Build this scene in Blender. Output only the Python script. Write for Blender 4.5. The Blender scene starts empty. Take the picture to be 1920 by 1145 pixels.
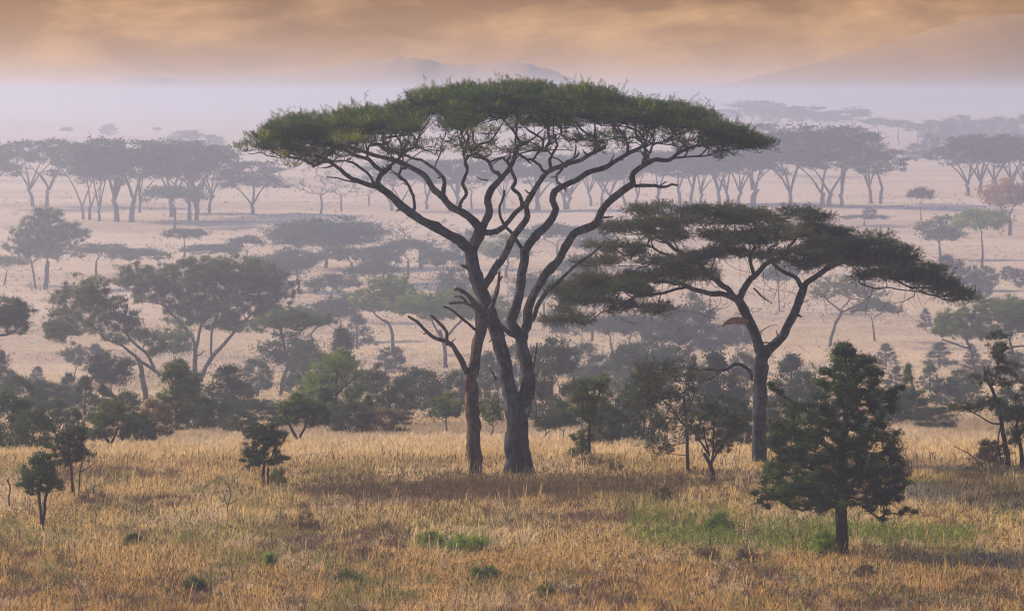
import bpy, math, random
import numpy as np

# ------------------------------------------------------------------ basics
SC = bpy.context.scene
COL = SC.collection
F = 8000.0          # focal length in photo pixels (1920 wide)
CZ = 14.4           # eye height over the near plain
HY = 180.0          # horizon row
SIG = 0.00056        # haze density

def rng(seed): return np.random.default_rng(seed)

def tag(o, label=None, cat=None, group=None, kind=None):
    if label: o['label'] = label
    if cat: o['category'] = cat
    if group: o['group'] = group
    if kind: o['kind'] = kind
    return o

_tab = {}
def vnoise(x, y, scale, seed=0):
    """smooth value noise 0..1"""
    if seed not in _tab: _tab[seed] = rng(9000+seed).random((256, 256))
    T = _tab[seed]
    x = np.asarray(x, float)/scale + 1000.0; y = np.asarray(y, float)/scale + 1000.0
    ix = np.floor(x).astype(int); iy = np.floor(y).astype(int)
    fx = x-ix; fy = y-iy; fx = fx*fx*(3-2*fx); fy = fy*fy*(3-2*fy)
    a = T[ix % 256, iy % 256]; b = T[(ix+1) % 256, iy % 256]
    c = T[ix % 256, (iy+1) % 256]; d = T[(ix+1) % 256, (iy+1) % 256]
    return (a*(1-fx)+b*fx)*(1-fy) + (c*(1-fx)+d*fx)*fy

# ------------------------------------------------------------------ terrain
_yd = [(1145, 119.4), (895, 161.1), (875, 169), (850, 186), (820, 226), (800, 266), (750, 395), (700, 510), (650, 595), (600, 675),
       (500, 820), (400, 1045), (385, 1095), (330, 1350), (250, 2300), (215, 3600), (203, 5000)]
_d = np.array([-200, 60, 100]+[p[1] for p in _yd]+[7000.0])
_z = np.array([0, 0, 0]+[CZ-(p[0]-HY)*p[1]/F for p in _yd]+[0.0])
_g = np.concatenate([np.arange(-200, 1000, 5.0), np.arange(1000, 7000, 40.0)])
_gzv = np.interp(_g, _d, _z)
for _ in range(8):
    s = _gzv.copy(); s[1:-1] = (_gzv[:-2]+_gzv[1:-1]*2+_gzv[2:])/4; _gzv = s
def gh(x, y):
    x = np.asarray(x, float); y = np.asarray(y, float)
    z = np.interp(y, _g, _gzv)
    amp = np.clip((y-100)/250, 0.15, 1.6)
    return z + amp*0.55*(vnoise(x, y*0.6, 26, 1)-0.5) + 0.10*(vnoise(x, y, 4.5, 2)-0.5)
_ds = np.concatenate([np.arange(100, 1200, 1.0), np.arange(1200, 5000, 8.0)])
def dist_at(px, py):
    zr = CZ-(py-HY)*_ds/F
    g = gh((px-960)*_ds/F, _ds)
    k = np.argmax(zr <= g)
    return float(_ds[k]) if (zr <= g).any() else 4900.0
def P(px, py, D, off=0.0):
    d = D+off
    return np.array([(px-960)*d/F, d, CZ-(py-HY)*d/F])

# ------------------------------------------------------------------ materials
def mat(name):
    m = bpy.data.materials.new(name); m.use_nodes = True
    nt = m.node_tree; nt.nodes.clear()
    return m, nt, nt.nodes, nt.links
def leaf_mat(name, a, b, c=None, trans=0.35, var=0.25):
    """a dark, b light leaf colour; attribute tint mixes them, object random shifts"""
    m, nt, N, L = mat(name)
    out = N.new('ShaderNodeOutputMaterial')
    at = N.new('ShaderNodeAttribute'); at.attribute_name = 'tint'
    oi = N.new('ShaderNodeObjectInfo')
    geo = N.new('ShaderNodeNewGeometry')
    noi = N.new('ShaderNodeTexNoise'); noi.inputs['Scale'].default_value = 0.9; noi.inputs['Detail'].default_value = 2
    tc = N.new('ShaderNodeTexCoord'); L.new(tc.outputs['Object'], noi.inputs['Vector'])
    ad = N.new('ShaderNodeMath'); ad.operation = 'ADD'
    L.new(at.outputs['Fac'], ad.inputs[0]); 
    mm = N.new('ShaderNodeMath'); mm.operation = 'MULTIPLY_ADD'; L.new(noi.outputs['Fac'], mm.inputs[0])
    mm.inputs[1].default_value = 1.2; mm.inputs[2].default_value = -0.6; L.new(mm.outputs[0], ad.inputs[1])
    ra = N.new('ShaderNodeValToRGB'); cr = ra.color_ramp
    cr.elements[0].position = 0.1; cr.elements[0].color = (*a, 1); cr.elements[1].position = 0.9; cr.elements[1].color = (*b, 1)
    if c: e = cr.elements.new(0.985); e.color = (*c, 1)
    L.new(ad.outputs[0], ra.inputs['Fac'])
    hv = N.new('ShaderNodeHueSaturation')
    v = N.new('ShaderNodeMapRange'); v.inputs[3].default_value = 1-var; v.inputs[4].default_value = 1+var
    L.new(oi.outputs['Random'], v.inputs[0]); L.new(v.outputs[0], hv.inputs['Value']); L.new(ra.outputs['Color'], hv.inputs['Color'])
    di = N.new('ShaderNodeBsdfPrincipled'); di.inputs['Roughness'].default_value = 0.6
    di.inputs['Specular IOR Level'].default_value = 0.25
    tr = N.new('ShaderNodeBsdfTranslucent'); mx = N.new('ShaderNodeMixShader'); mx.inputs[0].default_value = trans
    L.new(hv.outputs['Color'], di.inputs['Base Color'])
    hv2 = N.new('ShaderNodeMix'); hv2.data_type = 'RGBA'; hv2.blend_type = 'MULTIPLY'; hv2.inputs[0].default_value = 1
    L.new(hv.outputs['Color'], hv2.inputs[6]); hv2.inputs[7].default_value = (1.7, 1.5, 0.6, 1)
    L.new(hv2.outputs[2], tr.inputs['Color'])
    L.new(di.outputs[0], mx.inputs[1]); L.new(tr.outputs[0], mx.inputs[2]); L.new(mx.outputs[0], out.inputs['Surface'])
    return m
def bark_mat(name, a, b, scale=3.0, stretch=0.25, bump=0.6):
    m, nt, N, L = mat(name)
    out = N.new('ShaderNodeOutputMaterial'); p = N.new('ShaderNodeBsdfPrincipled')
    tc = N.new('ShaderNodeTexCoord'); mp = N.new('ShaderNodeMapping'); mp.inputs['Scale'].default_value = (1, 1, stretch)
    L.new(tc.outputs['Object'], mp.inputs['Vector'])
    n1 = N.new('ShaderNodeTexNoise'); n1.inputs['Scale'].default_value = scale*3; n1.inputs['Detail'].default_value = 6; n1.inputs['Roughness'].default_value = 0.7
    L.new(mp.outputs[0], n1.inputs['Vector'])
    n2 = N.new('ShaderNodeTexNoise'); n2.inputs['Scale'].default_value = scale; n2.inputs['Detail'].default_value = 3
    L.new(tc.outputs['Object'], n2.inputs['Vector'])
    mu = N.new('ShaderNodeMath'); mu.operation = 'MULTIPLY'; L.new(n1.outputs['Fac'], mu.inputs[0]); L.new(n2.outputs['Fac'], mu.inputs[1])
    ra = N.new('ShaderNodeValToRGB'); ra.color_ramp.elements[0].position = 0.19; ra.color_ramp.elements[1].position = 0.35
    ra.color_ramp.elements[0].color = (*a, 1); ra.color_ramp.elements[1].color = (*b, 1)
    L.new(mu.outputs[0], ra.inputs['Fac']); L.new(ra.outputs['Color'], p.inputs['Base Color'])
    p.inputs['Roughness'].default_value = 0.9; p.inputs['Specular IOR Level'].default_value = 0.2
    bp = N.new('ShaderNodeBump'); bp.inputs['Strength'].default_value = bump; bp.inputs['Distance'].default_value = 0.12
    L.new(n1.outputs['Fac'], bp.inputs['Height']); L.new(bp.outputs[0], p.inputs['Normal'])
    L.new(p.outputs[0], out.inputs['Surface'])
    return m
M = {
 'acacia': leaf_mat('acacia_leaf', (0.006, 0.028, 0.018), (0.056, 0.098, 0.026), (0.19, 0.19, 0.04)),
 'acacia_dull': leaf_mat('acacia_leaf_dull', (0.010, 0.028, 0.020), (0.070, 0.100, 0.040), (0.16, 0.12, 0.06), trans=0.3),
 'olive': leaf_mat('olive_leaf', (0.012, 0.034, 0.016), (0.10, 0.145, 0.045), (0.20, 0.22, 0.07)),
 'pale': leaf_mat('pale_leaf', (0.045, 0.09, 0.025), (0.16, 0.24, 0.05)),
 'dark': leaf_mat('dark_leaf', (0.004, 0.016, 0.009), (0.030, 0.082, 0.018), (0.13, 0.19, 0.03), trans=0.25),
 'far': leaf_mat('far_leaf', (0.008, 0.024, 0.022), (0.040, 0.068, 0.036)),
 'rust': leaf_mat('rust_leaf', (0.12, 0.06, 0.04), (0.32, 0.17, 0.11)),
 'fresh': leaf_mat('fresh_leaf', (0.07, 0.13, 0.02), (0.23, 0.33, 0.06), (0.30, 0.33, 0.09)),
 'drabgreen': leaf_mat('scrub_leaf', (0.06, 0.06, 0.035), (0.20, 0.17, 0.09)),
 'brownweed': leaf_mat('brown_weed', (0.03, 0.02, 0.015), (0.10, 0.06, 0.035)),
 'drab': leaf_mat('drab_leaf', (0.06, 0.045, 0.035), (0.17, 0.13, 0.08)),
 'bark': bark_mat('bark', (0.005, 0.005, 0.007), (0.060, 0.070, 0.084), 2.2, 0.35, 1.0),
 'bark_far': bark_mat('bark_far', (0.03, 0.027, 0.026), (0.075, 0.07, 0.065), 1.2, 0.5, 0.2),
 'bark_dark': bark_mat('bark_dark', (0.014, 0.011, 0.010), (0.055, 0.042, 0.035), 3.0),
 'deadwood': bark_mat('deadwood', (0.022, 0.012, 0.011), (0.10, 0.058, 0.048), 3.0, 0.12),
 'barewood': bark_mat('barewood', (0.18, 0.09, 0.05), (0.38, 0.22, 0.13), 3.0, 0.1),
 'shade_dark': bark_mat('shade_dark', (0.008, 0.006, 0.006), (0.035, 0.022, 0.02), 4.0, 0.1),  # dark colour standing in for shade inside the trunk hollow
}

# ------------------------------------------------------------------ mesh helpers
def mesh_obj(name, verts, faces, k, material, parent=None, tint=None, smooth=False, color=None):
    """faces: (n,k) int array, all the same size k"""
    me = bpy.data.meshes.new(name)
    verts = np.asarray(verts, np.float32); faces = np.asarray(faces, np.int32)
    me.vertices.add(len(verts)); me.vertices.foreach_set('co', verts.ravel())
    n = len(faces)
    me.loops.add(n*k); me.loops.foreach_set('vertex_index', faces.ravel())
    me.polygons.add(n); me.polygons.foreach_set('loop_start', np.arange(0, n*k, k, dtype=np.int32))
    me.polygons.foreach_set('loop_total', np.full(n, k, np.int32))
    if smooth: me.polygons.foreach_set('use_smooth', np.ones(n, bool))
    if tint is not None:
        a = me.attributes.new('tint', 'FLOAT', 'POINT'); a.data.foreach_set('value', np.asarray(tint, np.float32))
    if color is not None:
        a = me.attributes.new('col', 'FLOAT_COLOR', 'POINT')
        c = np.ones((len(verts), 4), np.float32); c[:, :3] = color; a.data.foreach_set('color', c.ravel())
    me.update(calc_edges=True)
    me.materials.append(material)
    o = bpy.data.objects.new(name, me); COL.objects.link(o)
    if parent: o.parent = parent
    return o

def catmull(pts, rad, step):
    pts = np.asarray(pts, float); rad = np.asarray(rad, float)
    if len(pts) < 2: return pts, rad
    p = np.vstack([2*pts[0]-pts[1], pts, 2*pts[-1]-pts[-2]])
    op, orr = [], []
    for i in range(len(pts)-1):
        L = np.linalg.norm(pts[i+1]-pts[i]); n = max(1, int(L/step))
        t = (np.arange(n)/n)[:, None]
        a, b, c, d = p[i], p[i+1], p[i+2], p[i+3]
        op.append(0.5*((2*b)+(-a+c)*t+(2*a-5*b+4*c-d)*t*t+(-a+3*b-3*c+d)*t**3))
        orr.append(rad[i]*(1-t[:, 0])+rad[i+1]*t[:, 0])
    op.append(pts[-1:]); orr.append(rad[-1:])
    return np.vstack(op), np.concatenate(orr)

class Tubes:
    def __init__(s): s.v = []; s.f = []; s.n = 0
    def add(s, pts, rad, sides=6, rough=0.0, seed=0, cap=True):
        pts = np.asarray(pts, float); n = len(pts)
        if n < 2: return
        t = np.gradient(pts, axis=0); t /= np.linalg.norm(t, axis=1)[:, None]+1e-9
        up = np.array([0.31, 0.9, 0.17]); u = np.cross(t, up); u /= np.linalg.norm(u, axis=1)[:, None]+1e-9
        w = np.cross(t, u)
        th = np.arange(sides)*2*math.pi/sides
        R = np.asarray(rad, float)[:, None]*np.ones((1, sides))
        if rough > 0:
            r = rng(seed)
            ph = r.random(5)*6.28
            i = np.arange(n)[:, None]
            R = R*(1+rough*(0.6*np.sin(3*th[None]+ph[0]+i*0.23)+0.4*np.sin(5*th[None]+ph[1]-i*0.31)+0.5*np.sin(i*0.9+ph[2]+th[None])
                            + r.normal(0, 0.45, (n, sides))))
        v = pts[:, None, :] + R[:, :, None]*(np.cos(th)[None, :, None]*u[:, None, :]+np.sin(th)[None, :, None]*w[:, None, :])
        v = v.reshape(-1, 3)
        a = np.arange(n-1)[:, None]*sides + np.arange(sides)[None]
        b = np.arange(n-1)[:, None]*sides + (np.arange(sides)+1)[None] % sides
        f = np.stack([a, b, b+sides, a+sides], -1).reshape(-1, 4)+s.n
        s.v.append(v); s.f.append(f); s.n += len(v)
        if cap:   # tapered closed tip
            tip = pts[-1]+t[-1]*rad[-1]*0.6
            v2 = np.repeat(tip[None], 1, 0); s.v.append(v2)
            base = s.n-sides
            fs = [[base+j, base+(j+1) % sides, s.n, s.n] for j in range(sides)]
            s.tri = getattr(s, 'tri', []); s.tri += [x[:3] for x in fs]
            s.n += 1
    def twigs(s, A, B, w):
        """thin flat-sided spikes A->B as 3-sided needles"""
        A = np.asarray(A); B = np.asarray(B); n = len(A)
        if n == 0: return
        d = B-A; d /= np.linalg.norm(d, axis=1)[:, None]+1e-9
        u = np.cross(d, np.array([0.2, 0.95, 0.1])); u /= np.linalg.norm(u, axis=1)[:, None]+1e-9
        k = np.cross(d, u)
        w = np.broadcast_to(np.asarray(w, float), (n,))[:, None]
        V = np.stack([A+u*w, A-u*w*0.5+k*w*0.87, A-u*w*0.5-k*w*0.87, B], 1).reshape(-1, 3)
        i = np.arange(n)[:, None]*4+s.n
        T = np.concatenate([i+np.array([[0, 1, 3]]), i+np.array([[1, 2, 3]]), i+np.array([[2, 0, 3]])])
        s.v.append(V); s.n += len(V)
        s.tri = getattr(s, 'tri', []); s.trin = getattr(s, 'trin', []); s.trin.append(T)
    def build(s, name, material, parent, smooth=True):
        v = np.vstack(s.v); q = np.vstack(s.f) if s.f else np.zeros((0, 4), int)
        tr = [q[:, [0, 1, 2]], q[:, [0, 2, 3]]]
        if getattr(s, 'tri', None): tr.append(np.array(s.tri))
        if getattr(s, 'trin', None): tr += s.trin
        return mesh_obj(name, v, np.vstack(tr), 3, material, parent, smooth=smooth)

# ------------------------------------------------------------------ leaf sprigs
def template(kind, r):
    V = []; Fq = []
    def quad(c, ax, side, l, w):
        i = len(V)
        V.extend([c, c+ax*l*0.5+side*w*0.5, c+ax*l, c+ax*l*0.5-side*w*0.5]); Fq.append([i, i+1, i+2, i+3])
    def unit(v): return v/(np.linalg.norm(v)+1e-9)
    if kind == 'acacia':
        for k in range(10):
            t = 0.08+0.92*k/9; c = np.array([0.07*math.sin(3*t), 0, t*0.9])
            a = k*2.4; sd = np.array([math.cos(a), math.sin(a), 0])
            ax = unit(sd*0.9+np.array([0, 0, 0.75])+r.normal(0, 0.25, 3))
            quad(c, ax, unit(np.cross(ax, r.normal(0, 1, 3))), 0.30, 0.10)
        quad(np.array([0, 0, -0.2]), np.array([0, 0, 1.0]), np.array([1.0, 0, 0]), 1.25, 0.03)
    elif kind == 'broad':
        for k in range(9):
            c = r.normal(0, 0.26, 3); ax = unit(r.normal(0, 1, 3)+np.array([0, 0, 0.5]))
            quad(c, ax, unit(np.cross(ax, r.normal(0, 1, 3))), 0.42, 0.24)
    elif kind == 'clump':     # for distant trees
        for k in range(4):
            c = r.normal(0, 0.3, 3); ax = unit(r.normal(0, 1, 3)+np.array([0, 0, 0.15]))
            quad(c, ax, unit(np.cross(ax, r.normal(0, 1, 3))), 0.8, 0.45)
    elif kind == 'needle':
        for k in range(9):
            t = k/8; ax = unit(r.normal(0, 1, 3)+np.array([0, 0, 0.9]))
            quad(np.array([0, 0, t*0.8]), ax, unit(np.cross(ax, r.normal(0, 1, 3))), 0.42, 0.13)
    return np.array(V), np.array(Fq)

def sprigs(pos, dirs, size, kind, seed, tint):
    r = rng(seed); n = len(pos)
    T = [template(kind, rng(50+i)) for i in range(5)]
    Vs, Fs, Ts = [], [], []; off = 0
    which = r.integers(0, 5, n)
    d = dirs/(np.linalg.norm(dirs, axis=1)[:, None]+1e-9)
    a = r.normal(0, 1, (n, 3)); u = np.cross(d, a); u /= np.linalg.norm(u, axis=1)[:, None]+1e-9
    w = np.cross(d, u); R = np.stack([u, w, d], -1)
    size = np.broadcast_to(size, (n,))
    for i in range(5):
        k = which == i
        if not k.any(): continue
        v, f = T[i]
        V = np.einsum('nij,vj->nvi', R[k], v)*size[k][:, None, None]+pos[k][:, None, :]
        m = k.sum(); nv = len(v)
        Vs.append(V.reshape(-1, 3)); Fs.append((f[None]+(np.arange(m)*nv)[:, None, None]+off).reshape(-1, 4))
        Ts.append((tint[k][:, None]+r.normal(0, 0.10, (m, nv//4)).repeat(4, 1)).reshape(-1)); off += m*nv
    return np.vstack(Vs), np.vstack(Fs), np.concatenate(Ts)

# ------------------------------------------------------------------ growing limbs to foliage pads
class Tree:
    def __init__(s, seed):
        s.r = rng(seed); s.seed = seed
        s.np = []; s.nd = []; s.nr = []; s.ok = []; s.par = []; s.cnt = []; s.T = Tubes(); s.paths = []
    def limb(s, pts, rad, step=0.25, sides=8, rough=0.07, attach=True, wig=0.0, tube=None):
        p, rr = catmull(pts, rad, step)
        if wig > 0:
            n = len(p); k = s.r.normal(0, 1, (n, 3)); 
            for _ in range(2): k[1:-1] = (k[:-2]+k[1:-1]+k[2:])/3
            k[0] = 0; p = p+k*wig
        if rough > .1 and len(rr) > 4:
            bmp = s.r.normal(0, 1, len(rr)); bmp = (np.roll(bmp, 1)+bmp*2+np.roll(bmp, -1))/4
            kn = (s.r.random(len(rr)) < 0.04)*0.12; kn = kn+0.5*np.roll(kn, 1)+0.5*np.roll(kn, -1)
            rr = rr*(1+0.055*bmp+kn)
        (tube or s.T).add(p, rr, sides, rough, int(s.r.integers(1e6)))
        t = np.gradient(p, axis=0) if len(p) > 1 else p
        if attach:
            for i in range(len(p)):
                s.np.append(p[i]); s.nd.append(t[i]/(np.linalg.norm(t[i])+1e-9)); s.nr.append(rr[i])
    def grow(s, targets, tipr=0.012, step=0.4, sides=5, wig=0.12, up=0.3, maxr=0.5, power=0.5):
        NP = np.array(s.np); ND = np.array(s.nd); NR = np.array(s.nr)
        fixed = len(NP); par = [-1]*fixed; cnt = [0]*fixed
        tg = list(range(len(targets))); targets = np.asarray(targets, float)
        d0 = np.array([np.min(np.linalg.norm(NP-t, axis=1)) for t in targets])
        order = np.argsort(d0+s.r.normal(0, 0.15, len(d0))*d0.mean())
        NP = list(NP); ND = list(ND)
        A = np.array(NP); Dn = np.array(ND)
        paths = []
        for ti in order:
            t = targets[ti]; v = t-A; dist = np.linalg.norm(v, axis=1)+1e-6
            cosn = (v*Dn).sum(1)/dist
            cost = dist*(1.0+0.55*(1-cosn)) + up*np.maximum(0, A[:, 2]-t[2]+0.05*dist)*1.5
            j = int(np.argmin(cost)); a = A[j]; L = np.linalg.norm(t-a)
            if L < 1e-3: continue
            n = max(2, int(L/step)+1)
            u = np.linspace(0, 1, n+1)[:, None]
            m0 = Dn[j]*L*0.9; m1 = (t-a)*0.8+np.array([0, 0, 0.15*L])
            h = (2*u**3-3*u**2+1)*a+(u**3-2*u**2+u)*m0+(-2*u**3+3*u**2)*t+(u**3-u**2)*m1
            nz = s.r.normal(0, 1, h.shape)*wig*min(1.0, L/1.5)*step/0.4
            nz[0] = 0; nz[-1] *= 0.3; h = h+nz
            tt = np.gradient(h, axis=0); tt /= np.linalg.norm(tt, axis=1)[:, None]+1e-9
            i0 = len(A); ids = [j]+list(range(i0, i0+n))
            for q in range(n): par.append(ids[q]); cnt.append(0)
            A = np.vstack([A, h[1:]]); Dn = np.vstack([Dn, tt[1:]])
            k = i0+n-1
            while k >= fixed: cnt[k] += 1; k = par[k]
            paths.append((ids, h))
        cnt = np.array(cnt)
        for ids, h in paths:
            rr = np.array([tipr*max(1, cnt[i])**power for i in ids[1:]])
            first = rr[0]*1.15
            if ids[0] < fixed: first = min(first, NR[ids[0]]*0.95); rr = np.minimum(rr, NR[ids[0]]*0.85)
            rr = np.minimum(np.concatenate([[first], rr]), maxr)
            rr[-1] = tipr*0.7
            sd = sides if rr[0] > tipr*2.5 else max(3, sides-2)
            s.T.add(h, rr, sd, 0.04, int(s.r.integers(1e6)))
        s.A = A
    def foliage(s, pads, per, kind, size, updir=0.7, shell=0.55, tw=0.006, twn=0.5, droop=0.0, jit=0.5, soft=False):
        """pads: list of (center, rx, ry, rz)"""
        C, D, T, A0 = [], [], [], []
        r = s.r
        for (c, rx, ry, rz) in pads:
            n = max(3, int(per*(0.75+0.5*r.random())))
            v = r.normal(0, 1, (n, 3)); v /= np.linalg.norm(v, axis=1)[:, None]
            v[:, 2] = np.where(r.random(n) < 0.72, np.abs(v[:, 2]), v[:, 2])
            if soft:
                q = np.minimum(np.abs(r.normal(0, 0.62, (n, 1))), 1.7)
            else:
                q = (shell+(1-shell)*r.random(n))[:, None]*(1+0.12*r.normal(0, 1, (n, 1)))
            off = v*q*np.array([rx, ry, rz])
            off[:, 2] -= droop*(off[:, 0]**2/max(rx, .01)**2)*rz
            C.append(c+off)
            D.append(v*np.array([1, 1, 0.6])+np.array([0, 0, updir])+r.normal(0, jit, (n, 3)))
            T.append(np.clip(0.38+0.22*v[:, 2]+0.18*r.normal()+0.16*r.normal(0, 1, n), 0.0, 1.3))  # upper leaves of each pad tinted lighter, top light painted into the colour
            k = r.random(n) < twn
            a = c+off[k]*0.15-np.array([0, 0, rz*0.3])
            A0.append((a, (c+off)[k]))
        C = np.vstack(C); D = np.vstack(D); T = np.concatenate(T)
        if tw > 0:
            for a, b in A0: s.T.twigs(a, b+(b-a)*0.05, tw)
        sz = size*(0.65+0.7*r.random(len(C)))
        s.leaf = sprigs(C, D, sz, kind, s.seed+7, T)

def finish(tr, name, loc, leafmat, barkmat, label, cat='tree', group=None, extra=None):
    e = bpy.data.objects.new(name, None); COL.objects.link(e); e.location = loc; e.empty_display_size = 0.3
    tag(e, label, cat, group)
    tr.T.build('trunk', barkmat, e)
    if getattr(tr, 'leaf', None) is not None:
        v, f, t = tr.leaf
        mesh_obj('crown' if cat == 'tree' else 'foliage', v, f, 4, leafmat, e, tint=t)
    return e

def copy_tree(src, name, loc, sx, sz, rot, label, cat, group, leafmat=None):
    e = src.copy(); COL.objects.link(e); e.location = loc; e.scale = (sx, sx, sz); e.rotation_euler = (0, 0, rot)
    e.name = name
    for ch in list(src.children):
        c = ch.copy(); COL.objects.link(c); c.parent = e
        if leafmat and ch.name.split('.')[0] in ('crown', 'foliage'):
            c.material_slots[0].link = 'OBJECT'; c.material_slots[0].material = leafmat
    for k in ('label', 'category', 'group'):
        if k in e: del e[k]
    tag(e, label, cat, group)
    return e

# ------------------------------------------------------------------ generic trees (metres, base at origin)
def generic(kind, H, W, seed, dens=1.0, leafk='clump', lsize=0.5, lean=0.0, sides=5, trunkr=None, clear=None):
    t = Tree(seed); r = t.r; R = W/2; pads = []
    tr = trunkr or H*{'F': 0.018, 'D': 0.018, 'U': 0.022}.get(kind, 0.022)
    def pad(x, y, z, a, b): pads.append((np.array([x, y, z]), a, a, b))
    if kind == 'U':      # umbrella
        fz = (clear or 0.45)*H; 
        p0 = [[0, 0, -0.3], [r.normal(0, .03)*H+lean*.3, r.normal(0, .03)*H, fz*0.5], [lean, r.normal(0, .03)*H, fz]]
        t.limb(p0, [tr*1.35, tr, tr*0.8], 0.5, 7)
        n = int(34*dens)
        for i in range(n):
            q = math.sqrt((i+0.5)/n); a = i*2.399+r.normal(0, .25)
            top = H*(1-0.17*q*q)-0.09*H*(0.3+r.random())-0.05*H*math.sin(a*2+seed)
            if r.random() < 0.45: top -= 0.13*H*r.random()
            pad(lean*1.2+math.cos(a)*R*q*0.86, math.sin(a)*R*q*0.86, top, R*(0.24+0.14*r.random()), H*0.085)
        per, upd = 50, 0.6
    elif kind == 'F':    # tall vase with layered flat shelves
        fz = (clear or 0.12+0.16*r.random())*H; k = int(r.choice([1, 1, 2, 3])); tr *= 0.85+0.4*r.random()-0.12*(k-1)
        for j in range(k):
            x = (j-(k-1)/2)*H*0.12
            t.limb([[x, 0, -0.3], [x*1.1, 0, fz*0.6], [x*1.4, r.normal(0, .02)*H, fz]], [tr*1.25, tr, tr*0.9], 0.5, 7)
            m = int(r.integers(2, 5)) if k > 1 else int(r.integers(3, 6))
            for i in range(m):
                a = i*6.28/m+r.random()*1.8; q = R*(0.12+0.5*r.random()); z = H*(0.5+0.25*r.random())
                t.limb([[x*1.4, 0, fz*0.95], [x*1.4+math.cos(a)*q*0.45, math.sin(a)*q*0.45, (fz+z)*0.52],
                        [x*1.4+math.cos(a)*q, math.sin(a)*q, z]], [tr*0.7, tr*0.5, tr*0.3], 0.6, 6, wig=0.06)
        n = int(60*dens)
        for i in range(n):
            q = math.sqrt(r.random()); a = i*2.399+r.normal(0, .3)
            lay = r.random()**0.7
            z = H*(0.55+0.42*lay)-H*0.10*q*q
            rr = R*q*(0.95-0.18*abs(lay-0.6))
            pad(math.cos(a)*rr, math.sin(a)*rr, z, R*(0.20+0.12*r.random()), H*0.04)
        per, upd = 30, 0.35
    elif kind == 'R':
        fz = (clear or 0.28)*H
        t.limb([[0, 0, -0.3], [r.normal(0, .03)*H, 0, fz*0.6], [lean*.5, r.normal(0, .04)*H, fz]], [tr*1.4, tr, tr*0.8], 0.5, 7)
        n = int(52*dens)
        for i in range(n):
            v = r.normal(0, 1, 3); v /= np.linalg.norm(v); q = 0.45+0.5*r.random()
            pad(v[0]*R*q*0.9+lean, v[1]*R*q*0.9, H*0.66+v[2]*q*H*0.30-abs(v[0])*0.04*H, R*(0.26+.14*r.random()), H*0.075)
        per, upd = 34, 0.3
    elif kind == 'B':    # bush to the ground, several stems
        for j in range(4):
            a = j*1.6+r.random(); x, y = math.cos(a)*R*0.25, math.sin(a)*R*0.25
            t.limb([[x*0.3, y*0.3, -0.2], [x, y, H*0.3], [x*2, y*2, H*0.55]], [tr, tr*0.7, tr*0.35], 0.4, 5, wig=0.04)
        n = int(62*dens)
        for i in range(n):
            a = i*2.399; z = r.random()**0.9; 
            prof = math.sqrt(max(0.0, 1-(max(0, z-0.35)/0.70)**2))*(0.80+0.2*min(1, z/0.3))
            q = prof*(0.35+0.62*math.sqrt(r.random()))*(1+.15*math.sin(a*3+seed))
            pad(math.cos(a)*R*q*.9, math.sin(a)*R*q*.9, H*(0.10+0.80*z), R*(0.22+0.20*r.random()), H*0.10)
        per, upd = 32, 0.3
    elif kind == 'C':    # conical
        t.limb([[0, 0, -0.3], [r.normal(0, .02)*H, 0, H*0.5], [0, 0, H*0.9]], [tr*1.3, tr*0.7, tr*0.15], 0.5, 6)
        n = int(60*dens)
        for i in range(n):
            a = i*2.399; z = r.random()**1.25; q = (1-z)**0.75*(0.55+0.45*r.random())+0.04
            pad(math.cos(a)*R*q, math.sin(a)*R*q, H*((clear or 0.12)+(0.88-(clear or .12))*z), R*(0.20+0.17*(1-z)), H*0.095)
        per, upd = 32, 0.45
    elif kind == 'D':    # bare, sparse
        fz = (clear or 0.35)*H
        t.limb([[0, 0, -0.3], [r.normal(0, .03)*H, 0, fz*0.6], [lean*.5, 0, fz]], [tr*1.3, tr, tr*0.8], 0.5, 7)
        n = int(40*dens)
        for i in range(n):
            v = r.normal(0, 1, 3); v /= np.linalg.norm(v); q = 0.6+0.4*r.random()
            pad(v[0]*R*q+lean, v[1]*R*q, H*0.68+v[2]*q*H*0.32, R*0.12, H*0.03)
        per, upd = 5, 0.3
    per = per*(0.75+0.25*dens)*(1.6 if dens > 1.4 else 1)
    tg = np.array([p[0]-np.array([0, 0, p[3]*0.6]) for p in pads])
    t.grow(tg, tipr=H*0.0022, step=H*0.06, sides=sides, wig=H*0.012, power=0.52, maxr=tr*0.75)
    t.foliage(pads, per*dens, leafk, lsize*0.8, updir=upd, soft=True, tw=H*0.0012, twn=0.35 if kind != 'D' else 1.0)
    return t

# ================================================================== HERO ACACIA
def traced(tree, limbs, D, base, step=0.16, rough=0.12, mainsides=14, ws=0.90):
    for L in limbs:
        pts, w0, w1, o0, o1 = L[:5]; att = L[5] if len(L) > 5 else True
        n = len(pts)
        seg = np.cumsum([0]+[math.hypot(pts[i+1][0]-pts[i][0], pts[i+1][1]-pts[i][1]) for i in range(n-1)]); seg = seg/seg[-1]
        p = [P(pts[i][0], pts[i][1], D, o0+(o1-o0)*seg[i])-base for i in range(n)]
        rr = [(w0+(w1-w0)*seg[i]**0.85)/2*D/F*ws for i in range(n)]
        tree.limb(p, rr, step, mainsides if w0 > 10 else 7, rough, att, wig=0.08 if w0 < 16 else 0.04)

def place(px, py):
    D = dist_at(px, py); b = P(px, py, D); b[2] = float(gh(b[0], b[1])); return D, b

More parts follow.
